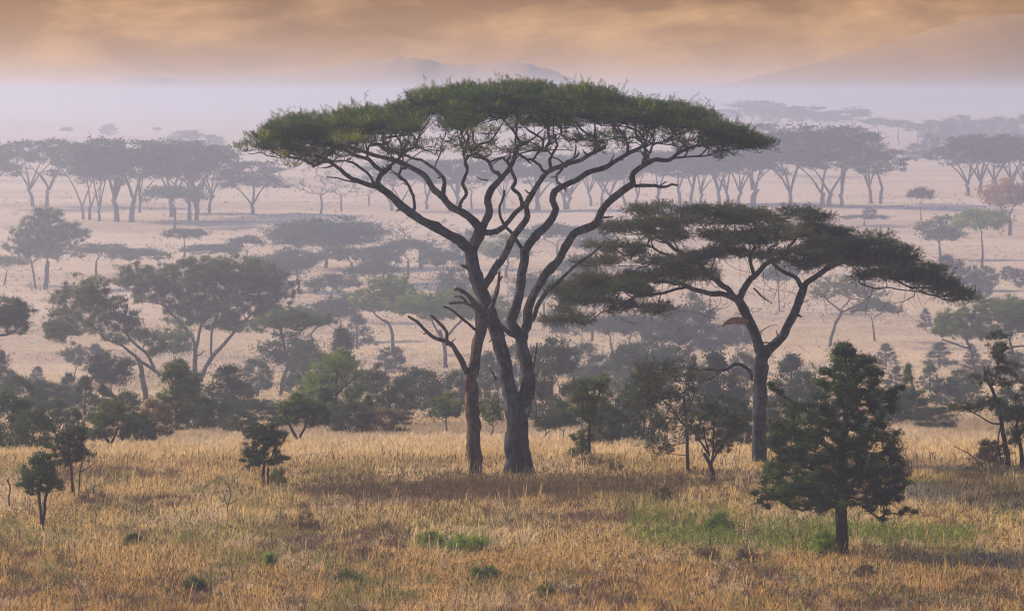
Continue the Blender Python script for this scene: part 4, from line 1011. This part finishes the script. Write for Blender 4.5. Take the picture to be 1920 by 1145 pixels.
# ------------------------------------------------------------------ small foreground plants
def shrub(px, py, w, h, seed, lm, label, leafk='broad', ls=0.09, name='shrub', group=None, n=26, per=55, stem=0.012):
    D, b = place(px, py); m = D/F; t = Tree(seed); r = t.r; pads = []
    for j in range(5):
        a = j*1.3; t.limb([[0, 0, -.05], [math.cos(a)*w*m*.15, math.sin(a)*w*m*.15, h*m*.5], [math.cos(a)*w*m*.3, math.sin(a)*w*m*.3, h*m*.8]], [stem, stem*.7, stem*.4], .1, 4)
    for j in range(n):
        a = j*2.4; q = math.sqrt(r.random())*w*m*.42; z = h*m*(0.06+0.8*r.random()*(1-(q/(w*m*.5))**2))
        s_ = w*m*(.08+.07*r.random()); pads.append((np.array([math.cos(a)*q, math.sin(a)*q, z]), s_, s_, s_*1.1))
    t.grow([p[0] for p in pads], tipr=stem*.35, step=.12, sides=4, wig=.03)
    t.foliage(pads, per, leafk, ls, updir=1.2, tw=0.003, twn=.5, soft=True)
    return finish(t, name, b, lm, BD, label, 'shrub', group)
GS = 'low shrubs in the foreground grass'
for i, (px, py, w, h, mt, lb) in enumerate([
  (808, 1034, 46, 44, 'fresh', 'bright green low shrub, left one of the pair below the dead trunk'),
  (878, 1040, 84, 44, 'fresh', 'wider green low shrub, right one of the pair below the dead trunk'),
  (1345, 1005, 60, 54, 'fresh', 'tallest bright green shrub in the green herb patch left of the conical tree'),
  (1545, 1046, 60, 50, 'fresh', 'yellow-green shrub touching the conical tree\'s trunk base'),
  (172, 952, 66, 60, 'drab', 'brown tangled shrub at the foot of the spindly small tree'),
  (522, 912, 40, 40, 'olive', 'round dark shrub right behind the lone small dark tree'),
  (250, 1022, 34, 20, 'olive', 'small dark tuft in the grass at lower left'),
  (575, 1002, 60, 44, 'drab', 'reddish brown upright weed clump left of the green shrub pair'),
  (365, 1116, 60, 30, 'olive', 'dark low shrub near the bottom left of the grass'),
  (1024, 1132, 36, 36, 'olive', 'small spiky shrub near the bottom centre'),
  (1398, 1058, 44, 34, 'drab', 'dark brown low shrub beneath the green herb patch'),
  (1325, 1050, 60, 24, 'drab', 'dark mound of dead twigs below the tallest green shrub'),
  (650, 1098, 60, 28, 'olive', 'small dark low shrub at the bottom left of centre'),
  (910, 1094, 60, 30, 'olive', 'dark low shrub below the wider green shrub of the pair'),
  (1622, 1086, 46, 26, 'drab', 'small dark shrub just below the conical tree'),
  (505, 1068, 26, 38, 'fresh', 'thin yellow-green weed in the lower left grass'),
  (1150, 890, 44, 34, 'drab', 'dry brown shrub below the narrow upright small tree'),
  (1240, 945, 40, 44, 'drab', 'dry brown twiggy shrub below the feathery olive tree'),
  (1105, 880, 60, 34, 'drab', 'brown scrub round the foot of the narrow upright small tree'),
  (1840, 905, 110, 60, 'drab', 'wide bare twiggy shrub left of the thin tree with broken tip')]):
    shrub(px, py, w, h, 600+i, M[mt], lb, 'broad' if mt == 'dark' else 'needle', 0.12 if mt != 'drab' else 0.09, group=GS, n=34, per={'drab': 22, 'olive': 16, 'fresh': 30}.get(mt, 30))
def stick(limbs, px, py, seed, name, label, cat, m_='bark_dark'):
    D, b = place(px, py); t = Tree(seed); traced(t, limbs, D, b, step=.1, mainsides=6)
    return finish(t, name, b, None, M[m_], label, cat)
stick([([(18, 962), (18, 930), (17, 900)], 4, 3, 0, 0), ([(17, 902), (22, 898), (25, 893)], 2, 1, 0, 0)], 18, 959, 71, 'dead_sapling', 'thin upright bare stem at the left edge, left of the round-crowned small tree', 'dead stem')
stick([([(1842, 905), (1838, 880), (1825, 858), (1810, 845), (1790, 838)], 4, 1.5, 0, 0), ([(1825, 858), (1812, 856), (1798, 860)], 2, 1, 0, 0)], 1842, 900, 72, 'bare_sapling', 'bent bare sapling left of the thin tree with broken tip', 'dead stem')
stick([([(785, 831), (797, 825), (806, 829)], 5, 2, 0, 0.3), ([(797, 826), (790, 822)], 2, 1, 0, 0)], 797, 833, 73, 'fallen_branch', 'short dark fallen branch in the grass left of the dead trunk', 'branch')
stick([([(428, 975), (426, 950), (432, 925), (425, 905)], 3, 1.2, 0, 0), ([(427, 955), (438, 940), (452, 930)], 2, 1, 0, 0), ([(427, 945), (415, 920), (408, 905)], 2, 1, 0, 0)], 428, 972, 74, 'bare_sapling', 'bare branching sapling left of the lone small dark tree', 'dead stem')
stick([([(308, 1112), (306, 1090), (296, 1078)], 2.5, 1, 0, 0), ([(306, 1090), (316, 1075), (320, 1066)], 2, 1, 0, 0)], 308, 1110, 75, 'bare_sapling', 'small leafless twig standing in the bottom left grass', 'dead stem')
stick([([(1337, 1050), (1335, 1030), (1326, 1012)], 3, 1.5, 0, 0), ([(1335, 1032), (1343, 1018)], 2, 1, 0, 0)], 1337, 1048, 76, 'dead_sapling', 'short dark dead stem in the green herb patch', 'dead stem')

# ================================================================== GROUND
ys = np.concatenate([np.arange(-60, 100, 8.0), np.arange(100, 340, 1.6), np.arange(340, 900, 5.0), np.arange(900, 5001, 50.0)])
nx = 170
us = np.linspace(-1, 1, nx)
GX = us[None]*(45+np.maximum(ys, 0)[:, None]*0.34); GY = np.repeat(ys[:, None], nx, 1)
GV = np.stack([GX, GY, gh(GX, GY)], -1).reshape(-1, 3)
i = np.arange(len(ys)-1)[:, None]*nx+np.arange(nx-1)[None]
GF = np.stack([i, i+1, i+nx+1, i+nx], -1).reshape(-1, 4)
m, nt, N, L = mat('ground_soil_grass')
out = N.new('ShaderNodeOutputMaterial'); p = N.new('ShaderNodeBsdfPrincipled'); p.inputs['Roughness'].default_value = 0.95; p.inputs['Specular IOR Level'].default_value = 0.1
tc = N.new('ShaderNodeNewGeometry'); mp = N.new('ShaderNodeMapping'); mp.inputs['Scale'].default_value = (0.45, 1.0, 1.0); L.new(tc.outputs['Position'], mp.inputs['Vector'])
def noise(sc, det=4, ro=0.6):
    n_ = N.new('ShaderNodeTexNoise'); n_.inputs['Scale'].default_value = sc; n_.inputs['Detail'].default_value = det; n_.inputs['Roughness'].default_value = ro
    L.new(mp.outputs[0], n_.inputs['Vector']); return n_
def ramp(src, els):
    r_ = N.new('ShaderNodeValToRGB'); cr = r_.color_ramp
    for q, (po, c) in enumerate(els):
        e = cr.elements[q] if q < 2 else cr.elements.new(po)
        e.position = po; e.color = (*c, 1)
    L.new(src, r_.inputs['Fac']); return r_
def mix(fac, a, b, mode='MIX'):
    x = N.new('ShaderNodeMix'); x.data_type = 'RGBA'; x.blend_type = mode
    if isinstance(fac, float): x.inputs[0].default_value = fac
    else: L.new(fac, x.inputs[0])
    L.new(a, x.inputs[6]); L.new(b, x.inputs[7]); return x.outputs[2]
n1 = noise(0.018, 6, 0.65); n2 = noise(0.35, 6, 0.7); n3 = noise(5.0, 3, 0.7)
r1 = ramp(n1.outputs['Fac'], [(0.40, (0.34, 0.25, 0.17)), (0.58, (0.70, 0.56, 0.40)), (0.49, (0.58, 0.44, 0.30)), (0.70, (0.34, 0.28, 0.18))])
r2 = ramp(n2.outputs['Fac'], [(0.3, (0.32, 0.23, 0.14)), (0.65, (0.70, 0.52, 0.34))])
r3 = ramp(n3.outputs['Fac'], [(0.35, (0.35, 0.3, 0.25)), (0.6, (1, 1, 1))])
c = mix(0.5, r1.outputs['Color'], r2.outputs['Color']); c = mix(0.6, c, r3.outputs['Color'], 'MULTIPLY')
L.new(c, p.inputs['Base Color'])
bp = N.new('ShaderNodeBump'); bp.inputs['Strength'].default_value = 0.7; bp.inputs['Distance'].default_value = 0.5; L.new(n2.outputs['Fac'], bp.inputs['Height']); L.new(bp.outputs[0], p.inputs['Normal'])
L.new(p.outputs[0], out.inputs['Surface'])
g = mesh_obj('ground', GV, GF, 4, m, smooth=True); tag(g, kind='structure')

# ------------------------------------------------------------------ grass
m, nt, N, L = mat('grass_blades')
out = N.new('ShaderNodeOutputMaterial'); at = N.new('ShaderNodeAttribute'); at.attribute_name = 'col'
di = N.new('ShaderNodeBsdfDiffuse'); tr = N.new('ShaderNodeBsdfTranslucent'); mx = N.new('ShaderNodeMixShader'); mx.inputs[0].default_value = 0.35
L.new(at.outputs['Color'], di.inputs['Color']); L.new(at.outputs['Color'], tr.inputs['Color']); L.new(di.outputs[0], mx.inputs[1]); L.new(tr.outputs[0], mx.inputs[2]); L.new(mx.outputs[0], out.inputs['Surface'])
MG = m
def proj(x, y, z): return 960+x*F/y, HY+(CZ-z)*F/y
def patch(px, py, cx, cy, rx, ry, soft=0.35):
    d = np.sqrt(((px-cx)/rx)**2+((py-cy)/ry)**2); return np.clip((1-d)/soft+0.5, 0, 1)
def grass_color(x, y, r):
    z = gh(x, y); px, py = proj(x, y, z); n = len(x)
    straw = np.array([0.68, 0.49, 0.20]); orange = np.array([0.56, 0.34, 0.11]); olive = np.array([0.28, 0.26, 0.08]); pale = np.array([0.74, 0.59, 0.37]); brown = np.array([0.17, 0.10, 0.065]); green = np.array([0.25, 0.33, 0.07])
    c = np.repeat(straw[None], n, 0)
    def lay(c, col, w): return c*(1-w[:, None])+col[None]*w[:, None]
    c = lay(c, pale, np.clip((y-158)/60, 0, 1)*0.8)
    near = np.clip((py-1010)/70, 0, 1)
    c = lay(c, orange, np.clip(near*0.7+0.5*(vnoise(x, y*0.5, 6, 5)-0.4), 0, 0.95))
    a = vnoise(x, y*0.4, 2.2, 6)*0.5+vnoise(x, y*0.5, 0.5, 7)*0.5
    c = lay(c, pale, np.clip((vnoise(x, y*0.35, 2.1, 17)-0.62)*3, 0, 0.45))
    nf = np.clip((178-y)/12, 0, 1)
    c = lay(c, olive, np.clip((a-0.53)*5, 0, 0.85)*nf)
    a2 = vnoise(x, y*0.35, 2.4, 8)*0.45+vnoise(x, y*0.5, 0.42, 9)*0.55
    c = lay(c, brown, np.clip((a2-0.57)*8, 0, 0.9)*nf)
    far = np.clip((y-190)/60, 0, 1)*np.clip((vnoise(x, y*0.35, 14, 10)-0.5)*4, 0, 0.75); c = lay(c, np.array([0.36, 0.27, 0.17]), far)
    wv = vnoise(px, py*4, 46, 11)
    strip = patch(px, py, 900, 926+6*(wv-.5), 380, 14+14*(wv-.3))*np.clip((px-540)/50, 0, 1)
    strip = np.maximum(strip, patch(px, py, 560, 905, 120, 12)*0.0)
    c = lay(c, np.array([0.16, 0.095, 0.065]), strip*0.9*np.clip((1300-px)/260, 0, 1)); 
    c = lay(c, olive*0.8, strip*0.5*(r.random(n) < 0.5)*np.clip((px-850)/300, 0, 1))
    gp = np.maximum.reduce([patch(px, py, 1290, 1000, 130, 34), patch(px, py, 1520, 1012, 190, 30), patch(px, py, 1740, 1018, 140, 24), patch(px, py, 850, 1022, 80, 16)])
    c = lay(c, green, gp*np.clip((vnoise(x, y*.5, 1.6, 15)-.25)*3, 0, 1)*(r.random(n) < 0.6)*0.9)
    c = lay(c, olive, patch(px, py, 430, 1000, 120, 20)*(r.random(n) < 0.6)*0.8)
    vr = np.clip((300-y)/150, 0.25, 1)[:, None]; c *= 0.92+(0.85*r.random((n, 1))-0.42)*vr*(1+r.normal(0, 0.05, (n, 3)))
    return np.clip(c, 0.01, 0.85), px, py
def blades(name, n, y0, y1, w, h, seed, pad=3.0, head=0.3, tuft=6, label=None, ln=0.42):
    r = rng(seed); nt_ = n//tuft
    y = y0*np.exp(r.random(nt_)*math.log(y1/y0)) if y1/y0 > 1.6 else y0+(y1-y0)*r.random(nt_)
    x = (r.random(nt_)*2-1)*(y*0.1205+pad)
    y = np.repeat(y, tuft)+r.normal(0, w*3, nt_*tuft); x = np.repeat(x, tuft)+r.normal(0, w*3, nt_*tuft)
    col, px, py = grass_color(x, y, r); n = len(x)
    cl = vnoise(x, y*0.6, 1.7, 12)*0.6+vnoise(x, y*0.6, 8, 13)*0.4
    hh = h*(0.45+0.9*r.random(n))*(0.5+1.0*cl)
    a = r.random(n)*3.14159; s = np.stack([np.cos(a), np.sin(a), 0*a], -1)*(w*(0.6+0.8*r.random(n)))[:, None]
    lean = np.stack([r.normal(0.06, ln, n), r.normal(0, ln, n), 0*a], -1)*hh[:, None]
    b = np.stack([x, y, gh(x, y)-0.03], -1)
    mid = b+lean*0.35+np.array([0, 0, 1.0])*hh[:, None]*0.6
    tip = b+lean+np.array([0, 0, 1.0])*hh[:, None]
    V = np.stack([b-s*0.35, b+s*0.35, mid+s*0.5, tip, mid-s*0.5], 1)
    isH = r.random(n) < head     # seed heads: thin stalk, wide top
    V[isH, 0] = b[isH]-s[isH]*0.1; V[isH, 1] = b[isH]+s[isH]*0.1
    V[isH, 2] = (b+lean*0.8+np.array([0, 0, 0.82])*hh[:, None]+s*0.8)[isH]; V[isH, 4] = (b+lean*0.8+np.array([0, 0, 0.82])*hh[:, None]-s*0.8)[isH]
    C = np.repeat(col[:, None, :], 5, 1)
    dk = isH & (r.random(n) < 0.34) & (y < 175)
    C[dk, 2:] = np.array([0.09, 0.055, 0.035])
    k = np.arange(n)[:, None]*5
    Fc = np.concatenate([k+np.array([[0, 1, 2]]), k+np.array([[0, 2, 4]]), k+np.array([[4, 2, 3]])])
    o = mesh_obj(name, V.reshape(-1, 3), Fc, 3, MG, color=C.reshape(-1, 3)); tag(o, label, None, None, 'stuff')
    return o
G = 1.0
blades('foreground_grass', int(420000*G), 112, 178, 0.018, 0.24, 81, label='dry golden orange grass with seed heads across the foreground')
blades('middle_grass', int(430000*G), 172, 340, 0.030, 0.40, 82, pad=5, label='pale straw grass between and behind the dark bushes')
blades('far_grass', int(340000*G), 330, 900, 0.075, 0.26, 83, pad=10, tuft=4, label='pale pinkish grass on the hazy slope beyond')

blades('tall_stalks', 9000, 114, 176, 0.016, 0.62, 84, head=0.75, tuft=3, ln=0.2, label='scattered taller dry grass stalks in the foreground')
r = rng(95); nn = 16000
d_ = 250*np.exp(r.random(nn)*math.log(1500/250)); x_ = (r.random(nn)*2-1)*(d_*0.125+8)
kp = (vnoise(x_, d_*0.22, 16, 30)*0.65+vnoise(x_, d_*0.3, 4, 31)*0.35) > 0.56; d_ = d_[kp]; x_ = x_[kp]
C_ = np.stack([x_, d_, gh(x_, d_)+0.15], -1)
v, f, t = sprigs(C_, r.normal(0, 0.3, C_.shape)+np.array([0, 0, 1.0]), (0.28+0.5*r.random(len(C_))**2)*np.clip(d_/500, 0.7, 1.5), 'broad', 96, 0.3+0.3*r.normal(0, 1, len(C_)))
tag(mesh_obj('low_scrub', v, f, 4, M['drabgreen'], tint=t), 'low brownish scrub scattered over the pale slope', None, None, 'stuff')

# taller dark weeds in the strip at the feet of the big trees, and green herbs
def herbs(name, pts, mt, seed, size, h, label, kind='needle', per=1):
    r = rng(seed); P3 = []
    for (x0, x1, y0, y1, n) in pts:
        px = x0+(x1-x0)*r.random(n); py = y0+(y1-y0)*r.random(n)
        ex = np.minimum(np.abs(px-x0), np.abs(x1-px))/(0.16*(x1-x0)); ey = np.minimum(py-y0, y1-py)/(0.22*(y1-y0)); keep = (vnoise(px, py*3, 34, 20+seed) > 0.33) & (r.random(n) < np.clip(ex+.1*(x1-x0 > 1800), 0, 1)**.8*np.clip(ey+.15, 0, 1)) if x1-x0 < 1800 else (vnoise(px, py*3, 30, 20+seed) > 0.45); px = px[keep]; py = py[keep]
        d = (CZ-0.0)*F/(py-HY); x = (px-960)*d/F
        P3.append(np.stack([x, d, gh(x, d)+h*r.random(len(x))**1.3], -1))
    C = np.vstack(P3); D_ = r.normal(0, 0.35, C.shape)+np.array([0, 0, 1.0])
    v, f, t = sprigs(C, D_, size*(0.6+0.8*r.random(len(C))), kind, seed, 0.4+0.25*r.normal(0, 1, len(C)))
    o = mesh_obj(name, v, f, 4, mt, tint=t); tag(o, label, None, None, 'stuff'); return o
herbs('brown_weeds', [(540, 1290, 900, 936, 7500), (1000, 1420, 890, 930, 1200), (0, 330, 955, 990, 500), (330, 620, 918, 930, 420)], M['drab'], 91, 0.16, 0.50, 'band of dark brown weeds across the feet of the big trees')
herbs('green_herbs', [(1170, 1400, 965, 1030, 2300), (1400, 1720, 985, 1042, 2600), (1700, 1870, 1000, 1036, 900), (780, 920, 1015, 1040, 260), (1850, 1920, 930, 990, 120)], M['fresh'], 92, 0.15, 0.50, 'leafy green herb patch around the dark conical tree')
herbs('olive_weeds', [(0, 1920, 935, 1145, 15000), (900, 1500, 905, 950, 700)], M['olive'], 93, 0.10, 0.26, 'scattered olive weeds through the foreground grass', 'broad')
herbs('dark_weeds', [(0, 1920, 985, 1145, 6500), (0, 1920, 920, 1010, 1800)], M['brownweed'], 94, 0.09, 0.34, 'scattered dark dry weeds through the foreground grass', 'broad')

# ------------------------------------------------------------------ hills beyond the mist
m, nt, N, L = mat('hill_grass')
out = N.new('ShaderNodeOutputMaterial'); p = N.new('ShaderNodeBsdfPrincipled'); p.inputs['Roughness'].default_value = 1.0; p.inputs['Specular IOR Level'].default_value = 0.0
tc = N.new('ShaderNodeNewGeometry'); n_ = N.new('ShaderNodeTexNoise'); n_.inputs['Scale'].default_value = 0.004; n_.inputs['Detail'].default_value = 6
L.new(tc.outputs['Position'], n_.inputs['Vector'])
mp = n_; ra = N.new('ShaderNodeValToRGB'); ra.color_ramp.elements[0].position = .35; ra.color_ramp.elements[1].position = .7
ra.color_ramp.elements[0].color = (.34, .235, .145, 1); ra.color_ramp.elements[1].color = (.40, .275, .17, 1)
L.new(n_.outputs['Fac'], ra.inputs['Fac']); L.new(ra.outputs['Color'], p.inputs['Base Color']); L.new(p.outputs[0], out.inputs['Surface'])
MH = m
MM = m.copy(); e_ = [n for n in MM.node_tree.nodes if n.type == 'VALTORGB'][0].color_ramp.elements
e_[0].color = (.275, .18, .095, 1); e_[1].color = (.305, .20, .105, 1)
def hill(name, prof, D, depth, seed, rough, MH=MH):
    px = np.arange(prof[0][0], prof[-1][0]+1, 4.0); hy = np.interp(px, [q[0] for q in prof], [q[1] for q in prof])
    for _ in range(6): hy[1:-1] = (hy[:-2]+2*hy[1:-1]+hy[2:])/4
    jag = rough*(vnoise(px, px*0, 9, seed)-.5)+rough*.6*(vnoise(px, px*0, 4, seed+1)-.5)
    rowsn = 15; V = []
    for j in range(rowsn):
        t = j/(rowsn-1); d = D+depth*(t-0.5); prof_ = math.sin(math.pi*min(1, t*1.0))**0.8
        z = (CZ+(HY-hy+jag*(abs(t-.5) < .05))*D/F)*prof_-60*(1-prof_)+9*prof_*(1-prof_)*(vnoise(px*D/F, np.full_like(px, d), 260, seed+2)-.5)
        V.append(np.stack([(px-960)*D/F, np.full_like(px, d), z], -1))
    V = np.array(V); n = len(px)
    i = np.arange(rowsn-1)[:, None]*n+np.arange(n-1)[None]
    o = mesh_obj(name, V.reshape(-1, 3), np.stack([i, i+1, i+n+1, i+n], -1).reshape(-1, 4), 4, MH, smooth=True); tag(o, kind='structure')
hill('hills', [(-200, 176), (60, 170), (180, 162), (220, 152), (260, 146), (300, 146), (350, 152), (400, 152), (470, 146), (560, 138), (620, 128), (680, 115), (740, 108), (790, 109), (830, 120), (900, 122), (950, 117), (985, 118), (1040, 134), (1100, 158), (1180, 172), (1300, 178)], 9000, 1500, 31, 4.0)
hill('mountain', [(1200, 179), (1350, 160), (1480, 130), (1580, 106), (1680, 78), (1760, 50), (1830, 34), (1900, 27), (2000, 22), (2200, 30), (2500, 60), (2900, 175)], 12000, 3000, 37, 2.0, MM)

# ------------------------------------------------------------------ haze
def box(name, x0, x1, y0, y1, z0, z1, m_):
    V = [(x, y, z) for z in (z0, z1) for y in (y0, y1) for x in (x0, x1)]
    Fc = [(0, 2, 3, 1), (4, 5, 7, 6), (0, 1, 5, 4), (2, 6, 7, 3), (0, 4, 6, 2), (1, 3, 7, 5)]
    return mesh_obj(name, V, Fc, 4, m_)
m, nt, N, L = mat('haze_air')
out = N.new('ShaderNodeOutputMaterial'); v = N.new('ShaderNodeVolumePrincipled')
v.inputs['Color'].default_value = (0.745, 0.815, 0.955, 1); v.inputs['Density'].default_value = SIG; v.inputs['Anisotropy'].default_value = 0.65
L.new(v.outputs[0], out.inputs['Volume'])
hz = box('haze', -2400, 2400, -80, 5100, float(GV[:, 2].min())-1.0, 22.0, m); tag(hz, 'pale lavender morning mist', None, None, 'stuff')

# ------------------------------------------------------------------ light
EL, AZ = math.radians(27), math.radians(-66)    # azimuth from the view direction, negative = left
S = np.array([math.sin(AZ)*math.cos(EL), math.cos(AZ)*math.cos(EL), math.sin(EL)])
from mathutils import Vector
sl = bpy.data.lights.new('sun', 'SUN'); sl.energy = 4.6; sl.angle = math.radians(1.5); sl.color = (1.0, 0.80, 0.58)
so = bpy.data.objects.new('sun', sl); COL.objects.link(so); so.rotation_euler = Vector(-S).to_track_quat('-Z', 'Y').to_euler(); so.location = (-100, 60, 80)
W = bpy.data.worlds.new('World'); SC.world = W; W.use_nodes = True
nt = W.node_tree; nt.nodes.clear(); N = nt.nodes; L = nt.links
out = N.new('ShaderNodeOutputWorld'); bg = N.new('ShaderNodeBackground')
sky = N.new('ShaderNodeTexSky'); sky.sky_type = 'NISHITA'; sky.sun_disc = False; sky.sun_elevation = EL; sky.sun_rotation = AZ; sky.dust_density = 2.0
tc = N.new('ShaderNodeTexCoord'); sep = N.new('ShaderNodeSeparateXYZ'); L.new(tc.outputs['Generated'], sep.inputs[0])
def M2(op, a, b=None, c=None):
    n_ = N.new('ShaderNodeMath'); n_.operation = op
    for q, s_ in enumerate((a, b, c)):
        if s_ is None: continue
        if isinstance(s_, (int, float)): n_.inputs[q].default_value = s_
        else: L.new(s_, n_.inputs[q])
    return n_.outputs[0]
mp = N.new('ShaderNodeMapping'); mp.inputs['Scale'].default_value = (1, 1, 3.2); L.new(tc.outputs['Generated'], mp.inputs['Vector'])
def noise(sc, det, ro, dist=0.0, off=0):
    n_ = N.new('ShaderNodeTexNoise'); n_.inputs['Scale'].default_value = sc; n_.inputs['Detail'].default_value = det; n_.inputs['Roughness'].default_value = ro; n_.inputs['Distortion'].default_value = dist
    L.new(mp.outputs[0], n_.inputs['Vector']); return n_.outputs['Fac']
def ramp(src, els):
    r_ = N.new('ShaderNodeValToRGB'); cr = r_.color_ramp
    for q, (po, c_) in enumerate(els):
        e = cr.elements[q] if q < 2 else cr.elements.new(po)
        e.position = po; e.color = (*c_, 1)
    L.new(src, r_.inputs['Fac']); return r_.outputs['Color']
SKYK = 1.0
# cloud deck colour by height above the horizon (ramp position = z / 0.05)
zz = M2('MULTIPLY', sep.outputs['Z'], 20.0)
zn = M2('ADD', zz, M2('MULTIPLY', M2('SUBTRACT', noise(9, 4, .55), .5), 0.22))
base = ramp(zn, [(0.0, (.60, .44, .35)), (0.15, (.50, .31, .17)), (0.28, (.38, .215, .09)), (0.45, (.26, .14, .05)), (1.0, (.26, .19, .15))])
cl = ramp(noise(30, 10, .56, .25), [(0.45, (0, 0, 0)), (0.66, (1, 1, 1))])
band = ramp(zz, [(0.05, (0, 0, 0)), (0.2, (1, 1, 1)), (0.42, (1, 1, 1)), (0.6, (.15, .15, .15))])
def mixc(f, a, b, mode='MIX'):
    x = N.new('ShaderNodeMix'); x.data_type = 'RGBA'; x.blend_type = mode
    if isinstance(f, float): x.inputs[0].default_value = f
    else: L.new(f, x.inputs[0])
    if isinstance(a, tuple): x.inputs[6].default_value = (*a, 1)
    else: L.new(a, x.inputs[6])
    if isinstance(b, tuple): x.inputs[7].default_value = (*b, 1)
    else: L.new(b, x.inputs[7])
    return x.outputs[2]
c1 = mixc(M2('MULTIPLY', mixc(1.0, cl, band, 'MULTIPLY'), 0.72), base, (.74, .45, .21))
dk = ramp(noise(14, 6, .6, .3), [(0.40, (1, 1, 1)), (0.56, (0, 0, 0))])
c1 = mixc(M2('MULTIPLY', dk, 0.4), c1, (.19, .105, .04))
sc_ = mixc(1.0, sky.outputs[0], (0.095, 0.10, 0.135), 'MULTIPLY')
up = N.new('ShaderNodeMapRange'); up.interpolation_type = 'SMOOTHSTEP'; up.inputs[1].default_value = 0.05; up.inputs[2].default_value = 0.22; L.new(sep.outputs['Z'], up.inputs[0])
fin = mixc(up.outputs[0], mixc(1.0, c1, (0.88, 0.80, 0.70), 'MULTIPLY'), sc_)
L.new(fin, bg.inputs['Color']); bg.inputs['Strength'].default_value = 1.0
L.new(bg.outputs[0], out.inputs['Surface'])

# ------------------------------------------------------------------ camera and render settings
cam = bpy.data.cameras.new('camera'); cam.sensor_width = 36; cam.lens = F/1920*36; cam.clip_start = 1; cam.clip_end = 30000
cam.shift_y = -(572.5-HY)/1920
co = bpy.data.objects.new('camera', cam); COL.objects.link(co); co.location = (0, 0, CZ); co.rotation_euler = (math.radians(90), 0, 0); SC.camera = co
SC.view_settings.view_transform = 'Standard'; SC.view_settings.look = 'None'; SC.view_settings.exposure = 0.53; SC.view_settings.gamma = 1
SC.render.engine = 'CYCLES'
cy = SC.cycles; cy.max_bounces = 6; cy.diffuse_bounces = 3; cy.glossy_bounces = 1; cy.transmission_bounces = 3; cy.volume_bounces = 2; cy.transparent_max_bounces = 4
SC.cycles.filter_width = 1.15; cy.use_denoising = True; cy.use_adaptive_sampling = True; cy.adaptive_threshold = 0.02
try: cy.denoiser = 'OPENIMAGEDENOISE'; cy.denoising_input_passes = 'RGB_ALBEDO_NORMAL'
except Exception: pass
